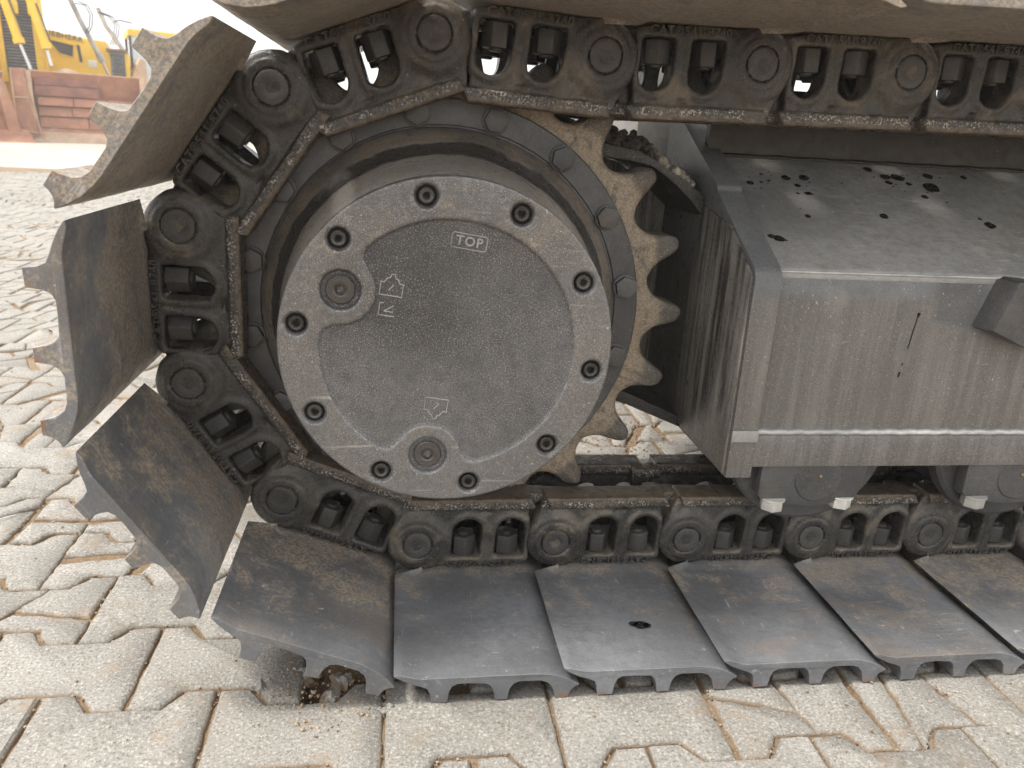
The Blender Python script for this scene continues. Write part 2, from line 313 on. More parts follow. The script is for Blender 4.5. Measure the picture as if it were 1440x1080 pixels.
def prism(bm, pts, a, b, axis='y'):      # pts in the plane across the axis; for y: (x,z); for x: (y,z); for z: (x,y)
    def mk(p, w): return {'y': (p[0], w, p[1]), 'x': (w, p[0], p[1]), 'z': (p[0], p[1], w)}[axis]
    A = [bm.verts.new(mk(p, a)) for p in pts]; B = [bm.verts.new(mk(p, b)) for p in pts]
    n = len(pts)
    for i in range(n): bm.faces.new((A[i], A[(i + 1) % n], B[(i + 1) % n], B[i]))
    bm.faces.new(A); bm.faces.new(B[::-1])
    return A + B
def lathe(bm, prof, axis='y', n=96, cap=True):     # prof: (along, r)
    rings = []
    for h, r in prof:
        rg = []
        for i in range(n):
            a = 2 * math.pi * i / n; p, q = r * math.cos(a), r * math.sin(a)
            rg.append(bm.verts.new({'y': (p, h, q), 'x': (h, p, q), 'z': (p, q, h)}[axis]))
        rings.append(rg)
    for A, B in zip(rings, rings[1:]):
        for i in range(n): bm.faces.new((A[i], A[(i + 1) % n], B[(i + 1) % n], B[i]))
    if cap:
        bm.faces.new(rings[0]); bm.faces.new(rings[-1][::-1])
def tube(bm, pts, r, n=8):
    pts = [Vector(p) for p in pts]; prev = None
    for i, p in enumerate(pts):
        d = (pts[min(i + 1, len(pts) - 1)] - pts[max(i - 1, 0)]).normalized()
        u = d.orthogonal().normalized() if prev is None else (prev[1] - d * prev[1].dot(d)).normalized(); w = d.cross(u)
        ring = [bm.verts.new(p + (u * math.cos(2 * math.pi * k / n) + w * math.sin(2 * math.pi * k / n)) * r) for k in range(n)]
        if prev:
            for k in range(n): bm.faces.new((prev[0][k], prev[0][(k + 1) % n], ring[(k + 1) % n], ring[k]))
        else: bm.faces.new(ring)
        prev = (ring, u)
    bm.faces.new(prev[0][::-1])
def text_mesh(txt, size, depth, mat, bev=0.0, space=1.0):
    cu = bpy.data.curves.new('lettering', 'FONT'); cu.body = txt; cu.size = size; cu.extrude = depth; cu.bevel_depth = bev; cu.align_x = 'CENTER'; cu.align_y = 'CENTER'
    cu.space_character = space; cu.resolution_u = 3
    o = bpy.data.objects.new('lettering', cu); C.objects.link(o); bpy.context.view_layer.update()
    me = bpy.data.meshes.new_from_object(o.evaluated_get(bpy.context.evaluated_depsgraph_get())); bpy.data.objects.remove(o)
    me.materials.clear(); me.materials.append(mat); return me

# signed distance modelling of the castings
def surf_nets(Fd, org, h):
    s = Fd < 0; nx, ny, nz = Fd.shape
    cnt = np.zeros((nx - 1, ny - 1, nz - 1), np.float32); acc = np.zeros((nx - 1, ny - 1, nz - 1, 3), np.float32)
    def edge(ax):
        a = [slice(None)] * 3; b = [slice(None)] * 3; a[ax] = slice(0, -1); b[ax] = slice(1, None)
        f0, f1 = Fd[tuple(a)], Fd[tuple(b)]; cr = (f0 < 0) != (f1 < 0)
        t = np.where(cr, f0 / np.where(cr, f0 - f1, 1), 0).astype(np.float32)
        return cr, t
    others = {0: (1, 2), 1: (0, 2), 2: (0, 1)}; faces = []; crs = []
    for ax in range(3):
        cr, t = edge(ax); crs.append(cr); o1, o2 = others[ax]
        for d1 in (0, 1):
            for d2 in (0, 1):
                sl = [slice(None)] * 3
                sl[o1] = slice(d1, d1 + cnt.shape[o1]); sl[o2] = slice(d2, d2 + cnt.shape[o2])
                c_, t_ = cr[tuple(sl)], t[tuple(sl)]
                cnt += c_; acc[..., ax] += np.where(c_, t_, 0); acc[..., o1] += c_ * d1; acc[..., o2] += c_ * d2
    act = cnt > 0; idx = np.full(cnt.shape, -1, np.int32); idx[act] = np.arange(act.sum())
    ijk = np.argwhere(act); V = (ijk + acc[act] / cnt[act][:, None]) * h + org
    for ax in range(3):
        o1, o2 = others[ax]; cr = crs[ax]
        w = np.argwhere(cr); ok = (w[:, o1] > 0) & (w[:, o2] > 0) & (w[:, o1] < cnt.shape[o1]) & (w[:, o2] < cnt.shape[o2]); w = w[ok]
        e1 = np.eye(3, dtype=int)[o1]; e2 = np.eye(3, dtype=int)[o2]
        q = np.stack([idx[tuple((w - e1 - e2).T)], idx[tuple((w - e2).T)], idx[tuple(w.T)], idx[tuple((w - e1).T)]], 1)
        ins = s[tuple(w.T)]
        if ax == 1: ins = ~ins
        q[~ins] = q[~ins][:, ::-1]; faces.append(q)
    return V, np.concatenate(faces)
def sd_poly(X, Y, pts):
    d = np.full(X.shape, 1e9, np.float32); sg = np.ones(X.shape, np.float32); n = len(pts)
    for i in range(n):
        ax_, ay = pts[i]; bx, by = pts[i - 1]; ex, ey = bx - ax_, by - ay; wx, wy = X - ax_, Y - ay
        t = np.clip((wx * ex + wy * ey) / (ex * ex + ey * ey), 0, 1); d = np.minimum(d, (wx - ex * t) ** 2 + (wy - ey * t) ** 2)
        c1, c2, c3 = Y >= ay, Y < by, ex * wy > ey * wx
        sg = np.where((c1 & c2 & c3) | (~c1 & ~c2 & ~c3), -sg, sg)
    return sg * np.sqrt(d)
def smin(a, b, k): h = np.clip(.5 + .5 * (b - a) / k, 0, 1); return b + (a - b) * h - k * h * (1 - h)
def smax(a, b, k): return -smin(-a, -b, k)
def ext(d2, Y, y0, y1, r=.003):
    w = np.abs(Y - (y0 + y1) / 2) - (y1 - y0) / 2 + r; d = d2 + r
    return np.minimum(np.maximum(d, w), 0) + np.hypot(np.maximum(d, 0), np.maximum(w, 0)) - r
def vnoise(X, Y, Z, s, seed=0):
    r = np.zeros(X.shape, np.float32); rs = np.random.RandomState(seed)
    for k in range(7):
        v = rs.normal(size=3); v *= s * (1 + k * .35) / np.linalg.norm(v); r += np.sin(X * v[0] + Y * v[1] + Z * v[2] + rs.rand() * 6.28)
    return r / 7

# ---------------------------------------------------------------- the ground
def far_ring():
    bm = bmesh.new(); rr = [(-9, 9, -7, 9)]
    for k in (1, 30, 260):
        pass
    a, b = 9.0, 900.0
    vi = [bm.verts.new((x, y, GZ - .002)) for x, y in ((-a, -a), (a, -a), (a, a), (-a, a))]
    vo = [bm.verts.new((x, y, GZ - .002)) for x, y in ((-b, -b), (b, -b), (b, b), (-b, b))]
    for i in range(4): bm.faces.new((vi[i], vi[(i + 1) % 4], vo[(i + 1) % 4], vo[i]))
    return bm_mesh('yard', bm, M['far'], smooth=False)
tag(obj('yard', far_ring()), kind='structure')
gx = np.concatenate([np.linspace(-9, -1.3, 40)[:-1], np.linspace(-1.3, 1.3, 200), np.linspace(1.3, 9, 30)[1:]])
gy = np.concatenate([np.linspace(-9, -.7, 20)[:-1], np.linspace(-.7, 1.4, 170), np.linspace(1.4, 9, 40)[1:]])
XX, YY = np.meshgrid(gx, gy, indexing='ij')
hh = np.array([[noise.noise((x * 9, y * 9, 0)) * .6 + noise.noise((x * 28, y * 28, 3)) * .4 + noise.noise((x * 80, y * 80, 5)) * .18 for y in gy] for x in gx])
ZZ = GZ - .0085 + hh * .0085
# a hollow dug beside the track where the paving is broken out
for hx, hy, hr, hd in ((-.175, -.205, .045, .034), (-.090, -.215, .05, .034), (-.13, -.17, .06, .016)):
    ZZ -= hd * np.exp(-((XX - hx) ** 2 + (YY - hy) ** 2) / (hr * hr) * 1.6)
ZZ[np.hypot(XX, YY) > 8] = GZ - .006
nx_, ny_ = XX.shape; ii = np.arange(nx_ * ny_).reshape(nx_, ny_)
ground = obj('ground', mesh_np('ground', np.stack([XX, YY, ZZ], -1).reshape(-1, 3),
             np.stack([ii[:-1, :-1], ii[1:, :-1], ii[1:, 1:], ii[:-1, 1:]], -1).reshape(-1, 4), M['sand']))
tag(ground, kind='structure')

def project(p):
    q = RC @ (np.array(p) - CAM)
    return (720 + F * q[0] / q[2], 540 + F * q[1] / q[2], q[2]) if q[2] > .05 else (-9999, 0, -1)
BW, RH, Y0, X0 = .210, .138, -.078, -.478
def row_line(k, x):                       # the toothed joint between row k-1 and row k
    ph = ((x - X0) / BW + (.5 if k % 2 else 0)) % 1.0
    d = min(ph, 1 - ph)                   # 0 at a joint of the upper row
    t = min(1, max(0, (d - .19) / .11)); s = -1 + 2 * t
    return Y0 + k * RH + .017 * s
def paver_outline(r, c):
    off = BW / 2 if r % 2 else 0
    xa, xb = X0 + off + c * BW, X0 + off + (c + 1) * BW
    xs = [0, .19, .30, .70, .81, 1]
    # row r lies between line r and line r+1; joints of row r sit where line r is low
    bot = [(xa + t * BW, row_line(r, xa + t * BW + 1e-7)) for t in xs]
    top = [(xa + t * BW, row_line(r + 1, xa + t * BW + 1e-7)) for t in xs]
    return bot + top[::-1]
def clip(poly, nx, ny, d):
    out = []
    for i in range(len(poly)):
        a, b = poly[i], poly[(i + 1) % len(poly)]; da = a[0] * nx + a[1] * ny - d; db = b[0] * nx + b[1] * ny - d
        if da <= 0: out.append(a)
        if (da < 0) != (db < 0) and abs(da - db) > 1e-9:
            t = da / (da - db); out.append((a[0] + (b[0] - a[0]) * t, a[1] + (b[1] - a[1]) * t))
    return out
def tidy(p):
    q = []
    for a in p:
        if not q or math.hypot(a[0] - q[-1][0], a[1] - q[-1][1]) > .0015: q.append(a)
    while len(q) > 2 and math.hypot(q[0][0] - q[-1][0], q[0][1] - q[-1][1]) < .0015: q.pop()
    k = 0
    while len(q) > 3 and k < len(q):     # needle corners make folded chamfers: drop them
        a, b, c = q[k - 1], q[k], q[(k + 1) % len(q)]
        u = (a[0] - b[0], a[1] - b[1]); v = (c[0] - b[0], c[1] - b[1]); d = (u[0] * v[0] + u[1] * v[1]) / (math.hypot(*u) * math.hypot(*v) + 1e-9)
        if d > .70: q.pop(k); k = 0
        else: k += 1
    if len(q) < 3: return None
    per = sum(math.hypot(q[i][0] - q[i - 1][0], q[i][1] - q[i - 1][1]) for i in range(len(q)))
    return q if 12.57 * abs(area(q)) / per ** 2 > .47 and abs(area(q)) > 4e-4 else None
def area(p): return sum(p[i - 1][0] * p[i][1] - p[i][0] * p[i - 1][1] for i in range(len(p))) / 2
def inset(poly, d):
    n = len(poly); out = []
    for i in range(n):
        a, b, c = poly[i - 1], poly[i], poly[(i + 1) % n]
        u = Vector((b[0] - a[0], b[1] - a[1])); v = Vector((c[0] - b[0], c[1] - b[1]))
        if u.length < 1e-6 or v.length < 1e-6: out.append(b); continue
        u.normalize(); v.normalize(); n1 = Vector((-u.y, u.x)); n2 = Vector((-v.y, v.x)); m_ = n1 + n2
        if m_.length < .3: m_ = n1
        m_.normalize(); k = d / max(.5, m_.dot(n1)); out.append((b[0] + m_.x * k, b[1] + m_.y * k))
    return out
def resample(poly, step):
    out = []
    for i in range(len(poly)):
        a, b = poly[i], poly[(i + 1) % len(poly)]; L = math.hypot(b[0] - a[0], b[1] - a[1]); n = max(1, int(L / step))
        for k in range(n): out.append((a[0] + (b[0] - a[0]) * k / n, a[1] + (b[1] - a[1]) * k / n))
    return out
def paver_piece(bm, poly, rnd, rough, detail, cx_, cy_, dz, tx, ty, cham=.0035):
    if area(poly) < 0: poly = poly[::-1]
    poly = resample(poly, detail)
    def jit(p, amp, s): return (p[0] + amp * noise.noise((p[0] * s, p[1] * s, rnd)), p[1] + amp * noise.noise((p[0] * s, p[1] * s, rnd + 50)))
    outer = [jit(p, rough, 45) for p in poly]; outer = [jit(p, rough * .45, 160) for p in outer]
    r1 = inset(outer, cham * .35); r2 = inset(outer, cham + .001)
    def z(p, dzz): return GZ + dz + dzz + (p[0] - cx_) * tx + (p[1] - cy_) * ty + .0012 * noise.noise((p[0] * 14, p[1] * 14, rnd))
    rings = []
    for R_, hz in ((outer, -.045), (outer, -.0062), (r1, -.0035), (r2, 0.0)):
        rings.append([bm.verts.new((p[0] - cx_, p[1] - cy_, z(p, hz) - GZ)) for p in R_])
    n = len(outer)
    for A, B in zip(rings, rings[1:]):
        for i in range(n): bm.faces.new((A[i], A[(i + 1) % n], B[(i + 1) % n], B[i]))
    bm.faces.new(rings[-1])
pieces = []
for r in range(-9, 62):
    for c in range(-46, 14):
        po = paver_outline(r, c); cx_ = sum(p[0] for p in po) / len(po); cy_ = sum(p[1] for p in po) / len(po)
        if math.hypot(cx_, cy_) > 9.2: continue
        px, py, dep = project((cx_, cy_, GZ)); vis = -90 < px < 1530 and 100 < py < 1200 and dep > 0
        if not vis and not (-1.6 < cx_ < 1.8 and -.95 < cy_ < 1.5): continue
        rs = random.Random(r * 1000 + c * 7 + 5)
        damage = .12
        if cx_ < -.40 and cy_ > -.02: damage = .8
        if -.26 < cx_ < -.02 and -.24 < cy_ < -.08: damage = 1.0
        if .30 < cx_ < .75 and cy_ < -.2: damage = .45
        if cy_ > .4 and cx_ > .1: damage = .95
        polys = [inset(po, rs.uniform(.0010, .0022) + (rs.uniform(.001, .004) if rs.random() < (.40 if damage > .5 else .12) else 0))]
        ncut = 0
        if rs.random() < damage: ncut = rs.choice((1, 1, 2, 2, 3)) if damage > .3 else 1
        if damage == 1.0: ncut = 3
        if damage == .8 and ncut: ncut += 1
        want = 1 + ncut
        for _ in range(ncut * 7):
            if len(polys) >= want: break
            j = max(range(len(polys)), key=lambda q: abs(area(polys[q]))); pl = polys.pop(j)
            a = rs.choice((rs.uniform(-.75, .75), rs.uniform(-.75, .75), rs.uniform(.9, 2.2))) if damage > .3 else rs.uniform(-.6, .6); nx2, ny2 = math.cos(a), math.sin(a)
            mxp = sum(p[0] for p in pl) / len(pl) + rs.uniform(-.03, .03); myp = sum(p[1] for p in pl) / len(pl) + rs.uniform(-.02, .02)
            gp = rs.choice((.0008, .002, .004, .007, .010)) if damage > .5 else rs.choice((.0006, .001, .0015, .004)) if damage > .3 else .0007
            d = mxp * nx2 + myp * ny2
            hv_ = []
            for s_ in (1, -1):
                q = tidy(clip(pl, nx2 * s_, ny2 * s_, d * s_ - gp))
                if q: hv_.append(q)
            if len(hv_) == 2 or damage == 1.0: polys += hv_
            else: polys.append(pl)
        dz0 = rs.uniform(-.0018, .0012); tx0, ty0 = rs.uniform(-.008, .008), rs.uniform(-.008, .008)
        polys = [tidy(p_) or p_ for p_ in polys]
        for pl in polys:
            mxp = sum(p[0] for p in pl) / len(pl); myp = sum(p[1] for p in pl) / len(pl); broke = len(polys) > 1
            if damage == 1.0:                # the hollow: the pieces over it are gone
                if any(math.hypot(mxp - hx, myp - hy) < .052 for hx, hy in ((-.165, -.205), (-.085, -.220))): continue
            q2 = project((mxp, myp, GZ)); v2 = -30 < q2[0] < 1470 and 60 < q2[1] < 1110 and q2[2] > 0
            big = F * math.sqrt(abs(area(pl))) / q2[2] if v2 else 0
            # size seen: width times height on screen
            pr_ = [project((p[0], p[1], GZ)) for p in pl]
            sz = abs(area([(a[0], a[1]) for a in pr_])) if v2 else -math.hypot(mxp, myp)
            pieces.append((sz, pl, mxp, myp, dz0 + (rs.uniform(-.0018, .0005) if broke and damage > .3 else 0), tx0 + (rs.uniform(-.015, .015) if broke and damage > .3 else 0),
                           ty0 + (rs.uniform(-.015, .015) if broke and damage > .3 else 0), rs.uniform(0, 99), broke))
pieces.sort(key=lambda p: -p[0])
rest = bmesh.new()
for k, (sz, pl, mxp, myp, dz, tx, ty, rnd, broke) in enumerate(pieces):
    if k < 296:
        bm = bmesh.new(); near = k < 110
        paver_piece(bm, pl, rnd, (.0048 if broke else .0015), .007 if near else .025, mxp, myp, dz, tx, ty)
        me = bm_mesh('paving_stone', bm, M['paver'], sharp=50)
        obj('paving_stone', me, ground, (mxp, myp, GZ))
    else:
        paver_piece(rest, resample(pl, .05), rnd, .002, .08, 0, 0, dz, 0, 0)
me = bm_mesh('paving_stones', rest, M['paver'], smooth=False)
o = obj('paving_stones', me, ground, (0, 0, GZ)); o['kind'] = 'stuff'

def rock(bm, c, r, seed, flat=1.0, sub=1, rough=.35):
    v = bmesh.ops.create_icosphere(bm, subdivisions=sub, radius=1)['verts']
    rs = random.Random(seed); sx, sy, sz_ = (rs.uniform(.75, 1.3) for _ in range(3)); rt = Matrix.Rotation(rs.uniform(0, 6.28), 3, 'Z') @ Matrix.Rotation(rs.uniform(0, 3), 3, 'X')
    for q in v:
        p = q.co.copy(); k = 1 + rough * noise.noise(p * 1.7 + Vector((seed * 3.1, seed, 0))) + rough * .5 * noise.noise(p * 4 + Vector((seed, 0, seed * 2)))
        p = Vector((p.x * sx, p.y * sy, p.z * sz_ * flat)) * k * r; q.co = rt @ p + Vector(c)
    return v
GR = []; rs = random.Random(3)
def joint_dist(x, y):
    k = round((y - Y0) / RH); d = abs(y - row_line(k, x)); r = math.floor((y - Y0) / RH); off = BW / 2 if r % 2 else 0
    t = ((x - X0 - off) / BW) % 1; return min(d, min(t, 1 - t) * BW)
n_ = 0
while n_ < 15000:
    x, y = rs.uniform(-1.25, 1.05), rs.uniform(-.42, 1.15)
    px, py, dd = project((x, y, GZ))
    if not (-10 < px < 1450 and 0 < py < 1090): continue
    hollow = math.hypot(x + .13, y + .21) < .08 or (.36 < x < .62 and .5 < y < .8)
    if joint_dist(x, y) > .010 and not hollow and rs.random() > (.10 if (-.31 < y < -.20 and x > -.25) or (x > .25 and y > .3) else .03): continue
    n_ += 1; r = rs.choice((.0006, .0007, .0009, .0009, .0012, .0019)) * rs.uniform(.8, 1.2)
    if hollow: r *= 1.4
    zb = GZ - .0045 + rs.uniform(-.002, .002) if joint_dist(x, y) < .010 else GZ + .0003
    if hollow: zb = GZ + rs.uniform(-.006, .001)
    GR.append((x, y, zb, r, rs.random(), rs.random()))
ico = bmesh.new(); bmesh.ops.create_icosphere(ico, subdivisions=1, radius=1)
iv = np.array([v.co[:] for v in ico.verts]); ico.verts.index_update(); if_ = np.array([[v.index for v in f.verts] for f in ico.faces]); ico.free()
G = np.array(GR); nz_ = np.random.RandomState(1).uniform(.75, 1.25, (len(G), len(iv), 1))
GV = iv[None] * nz_ * G[:, None, 3:4] * np.stack([.8 + .5 * G[:, 4], .8 + .5 * G[:, 5], np.full(len(G), .75)], -1)[:, None, :] + G[:, None, :3]
GF = if_[None] + (np.arange(len(G)) * len(iv))[:, None, None]
t = NT('loose_grit'); co = t.coord(world=True, rnd=False)
M['grit'] = t.done(t.mix(t.ramp(t.noise(co, 210, 2, .5), .38, .62), (.17, .11, .065), (.36, .29, .21)), .9)
gme = mesh_np('loose_grit', GV.reshape(-1, 3), GF.reshape(-1, 3), M['grit'], smooth=False)
tag(obj('loose_grit', gme), label='loose sand and small stones caught in the paving joints', cat='grit', kind='stuff')
for (x, y, r, sd_, dz) in ((-.215, -.195, .020, 1, -.014), (-.128, -.222, .015, 2, -.014), (-.150, -.240, .007, 8, -.016), (-.185, -.236, .006, 9, -.014), (-.05, -.185, .018, 3, -.014), (-.055, -.245, .014, 4, -.014),
                           (-.020, -.258, .009, 5, -.008), (-.115, -.190, .014, 6, -.012), (-.095, -.252, .008, 7, -.014), (-.030, -.215, .010, 11, -.010), (-.140, -.255, .005, 12, -.012), (-.165, -.175, .012, 13, -.012)):
    bm = bmesh.new(); rock(bm, (0, 0, 0), r, sd_ + 40, .8, 3, .75)
    obj('paving_stone', bm_mesh('paving_stone', bm, M['paver'], sharp=40), ground, (x, y, GZ + dz))

# ---------------------------------------------------------------- the excavator's track
EX = empty('excavator', (.0, .09, GZ), label='dark grey crawler excavator standing on the paving, its drive sprocket and steel track nearest', cat='excavator')
# --- link casting, local x along the chain, y across, z towards the sprocket
def link_mesh(far=False):
    h = .0019; x0, x1, z0, z1, y0, y1 = -.052, .262, -.056, .086, -.006, .074
    X, Y, Z = np.meshgrid(np.arange(x0, x1, h), np.arange(y0, y1, h), np.arange(z0, z1, h), indexing='ij')
    X, Y, Z = X.astype(np.float32), Y.astype(np.float32), Z.astype(np.float32)
    U, V_ = X[:, 0, :] / P, Z[:, 0, :] / P
    out = [(-.165, .14), (-.085, .345), (.80, .345), (.87, .24), (.95, .16), (1.0, .10), (1.0, -.08), (.90, -.155), (.72, -.185), (.56, -.195), (.42, -.205), (.27, -.205), (.14, -.19), (0, -.195), (-.18, -.05)]
    d2 = (sd_poly(U, V_, out) * P)[:, None, :]
    D2 = np.broadcast_to(d2, X.shape)
    b1 = ext(smax(D2, X - .80 * P, .01), Y, .010, .046, .004)
    b2 = ext(smax(D2, .70 * P - X, .006), Y, .030, .066, .004)
    f = smin(b1, b2, .008)
    rp = np.hypot(X, Z); f = smin(f, ext(rp - .205 * P, Y, .0040, .048, .006), .016)
    f = smin(f, ext(rp - .152 * P, Y, .0012, .03, .0015), .004)               # raised collar round the pin
    re = np.hypot(X - P, Z); f = smin(f, ext(re - .175 * P, Y, .036, .070, .004), .008)
    rail = (sd_poly(U, V_, [(-.085, .352), (.80, .352), (.845, .27), (-.055, .27)]) * P)[:, None, :]
    f = smin(f, ext(np.broadcast_to(rail, X.shape), Y, .0025, .050, .003), .003)
    rail2 = (sd_poly(U, V_, [(.74, .335), (.93, .335), (.95, .26), (.74, .26)]) * P)[:, None, :]
    f = smin(f, ext(np.broadcast_to(rail2, X.shape), Y, .030, .062, .003), .004)
    # hollow between the boss, the rail and the windows
    f = smax(f, -(np.hypot((X - .48 * P) / 2.6, (Z - .235 * P)) - .006 + np.abs(Y - .006) * .6), .003)
    def win(a, b, zb, zt, c):
        hw = (b - a) / 2; cu = (a + b) / 2; vt = zt - hw; q = U - cu - .022 * np.clip((V_ - zb) / (zt - zb), 0, 1)
        d = np.hypot(q, np.maximum(V_ - vt, 0)) - hw
        d = smin(d, np.maximum(np.abs(U - cu - hw * .45) - hw * .55, np.maximum(V_ - zt + .05, zb - V_)), .03)
        return (smax(d, zb - V_, .03) * P)[:, None, :]
    for p in (win(.242, .440, -.118, .178, .085), win(.556, .752, -.118, .180, .075)):
        w = np.broadcast_to(p, X.shape)
        f = smin(f, ext(np.abs(w - .0055) - .0035, Y, .0078, .020, .003), .007)  # faint rolled rim
        f = smax(f, -(w - .0008), .0035)
    f = np.maximum(f, -(np.abs(rp - .0222) - .0010 + np.maximum(Y - .005, 0)))   # groove round the pin end
    f += .00035 * vnoise(X, Y, Z, 260, 3) + .0007 * vnoise(X, Y, Z, 90, 5)
    V3, Q = surf_nets(f, np.array([x0, y0, z0]), h)
    if far: V3[:, 1] *= -1; Q = Q[:, ::-1]
    return mesh_np('track_link', V3, Q, M['link'])
LINK, LINKF = link_mesh(), link_mesh(True)
bm = bmesh.new(); lathe(bm, [(.0012, .0001), (.0012, .0060), (.0004, .0075), (-.0004, .0190), (.0002, .0205), (.004, .0212), (.04, .0212)], n=48); PIN = bm_mesh('pin', bm, M['pin'])
bm = bmesh.new()
hx = [(.0198 * math.cos(rad(60 * k + 30)), .0198 * math.sin(rad(60 * k + 30))) for k in range(6)]
prism(bm, hx, 0, .031, 'z')
NUTP = bm_mesh('nut', bm, M['nut'], bevel=.0022, seg=3)
bm = bmesh.new(); lathe(bm, [(0, .0001), (0, .0095), (.006, .0095), (.0075, .008), (.0075, .0001)], 'z', 24, cap=False); BOLT_END = bm_mesh('bolt_end', bm, M['nut'])
PN = text_mesh('CAT\u00AE541-8740', .0155, .0018, M['link'], .0004, 1.12)
bm = bmesh.new(); lathe(bm, [(.052, .0295), (.128, .0295)], n=40); BUSH = bm_mesh('bushing', bm, M['pin'])

# --- shoe
SP_TOP = [(-.034, -.0385), (-.027, -.0375), (-.019, -.0395), (-.010, -.0425), (.000, -.0440), (.150, -.0440), (.163, -.0455), (.178, -.0495), (.193, -.0560), (.2035, -.0625)]
SP_BOT = [(.2035, -.0640), (.199, -.0660), (.1945, -.0700), (.1915, -.0760), (.1905, -.0820), (.1735, -.0825), (.1710, -.0740), (.1680, -.0650), (.1620, -.0580), (.1530, -.0548), (.1260, -.0545), (.1180, -.0575), (.1130, -.0650), (.1105, -.0810),
          (.0945, -.0815), (.0920, -.0680), (.0885, -.0600), (.0830, -.0555), (.0600, -.0540), (.0460, -.0545), (.0390, -.0580), (.0355, -.0660), (.0335, -.0815), (.0135, -.0820), (.0115, -.0680), (.0080, -.0600), (.0000, -.0560), (-.0120, -.0520), (-.0240, -.0460), (-.0330, -.0405)]
def shoe_mesh(seed):
    rs_ = random.Random(seed); prof = SP_TOP + SP_BOT
    ys = [-.2500, -.2493] + list(np.linspace(-.235, -.030, 16)) + [-.016, -.008, -.002, .004] + list(np.linspace(.02, .16, 6)) + [.176, .182, .188, .196] + list(np.linspace(.22, .42, 6)) + [.4293, .43]
    n = len(prof); V = []
    for y in ys:
        ins = .0006 if y in (-.25, .43) else 0
        k = min(1, max(0, (y + .016) / .018)) * min(1, max(0, (.196 - y) / .018)); k = k * k * (3 - 2 * k)
        pr_ = inset(prof, -ins if area(prof) < 0 else ins) if ins else prof
        for (u, v) in pr_:
            uu = u if u > .012 else u + (max(u, .006 + .12 * (u + .034)) - u) * k
            w = .0007 * noise.noise((u * 30, y * 9, seed)) + .0006 * noise.noise((u * 70, y * 40, seed + 9))
            e = .0007 * noise.noise((u * 90, v * 90, seed + 4)) if v < -.07 else 0
            V.append((uu + e, y + (.0005 * noise.noise((u * 60, 0, seed)) if y < -.24 else 0), v + w + e))
    Q = []
    for a in range(len(ys) - 1):
        for i in range(n): Q.append((a * n + i, a * n + (i + 1) % n, (a + 1) * n + (i + 1) % n, (a + 1) * n + i))
    bm = bmesh.new(); vs = [bm.verts.new(p) for p in V]
    for q in Q: bm.faces.new([vs[i] for i in q])
    from mathutils.geometry import tessellate_polygon
    for tr in tessellate_polygon([[Vector((u, v, 0)) for u, v in prof]]):
        for off in (0, len(vs) - n):
            try: bm.faces.new([vs[off + q] for q in tr])
            except ValueError: pass
    return bm_mesh('track_shoe', bm, M['shoe'], sharp=38)
SHOES = [shoe_mesh(3.3 + 7 * k) for k in range(5)]
# --- pins round the loop
SC, R0, PH, AL = (.0183, .3608), .3640, 1.6319, 2 * math.pi / 10.5
arc = [(SC[0] + R0 * math.cos(PH + k * AL), SC[1] + R0 * math.sin(PH + k * AL)) for k in range(5)]
top = [(.2173 + k * P, .7123 + .0033 * k - (.0007 * max(0, k - 2) ** 2)) for k in range(7)]
pins = top[::-1] + arc + [(-.0134 + k * P, 0) for k in range(9)]
nlk = len(pins) - 1
def dust_of(k, p):                         # shoes at the top hold the most soil
    z = p[1]; return 1.0 if z > .70 else .92 if z > .60 else .90 if z > .3 else .76 if z > .05 else .50
for k in range(nlk):
    a, b = Vector(pins[k]), Vector(pins[k + 1]); an = math.atan2(b.y - a.y, b.x - a.x); rot = (0, -an, 0)
    rk = random.Random(k * 13 + 1); dk = .62 if a.y > .65 or a.y < .05 else .42
    lk = obj('track_link', LINK, EX, (a.x, 0, a.y), rot, dk + rk.uniform(-.06, .06))
    lf = obj('track_link', LINKF, EX, (a.x, .18, a.y), rot, .3)
    obj('pin', PIN, lk, (0, .0004, 0), world=False, dust=.5)
    for u in (.335, .650):
        tw = rad(rk.choice((0, 6, -8, 30, 22, 12)))
        for L_, yy in ((lk, .030), (lf, -.030)):
            nn = obj('nut', NUTP, L_, (u * P, yy, -.115 * P), (0, 0, tw), world=False)
            obj('bolt_end', BOLT_END, L_, (u * P, yy, -.115 * P + .031 - .004), world=False)
    pn = obj('part_number', PN, lk, (.47 * P, .0078, -.162 * P), (rad(90), 0, 0), world=False)
    # letters stand upright on the upper run: their up points to the shoe
    pn.rotation_euler = (rad(90), rad(180), 0)
    obj('bushing', BUSH, EX, (a.x, 0, a.y))
    sh = obj('track_shoe', SHOES[k % 5], EX, (a.x, 0, a.y), rot, dust_of(k, ((a.x + b.x) / 2, (a.y + b.y) / 2)) + rk.uniform(-.16, .12))
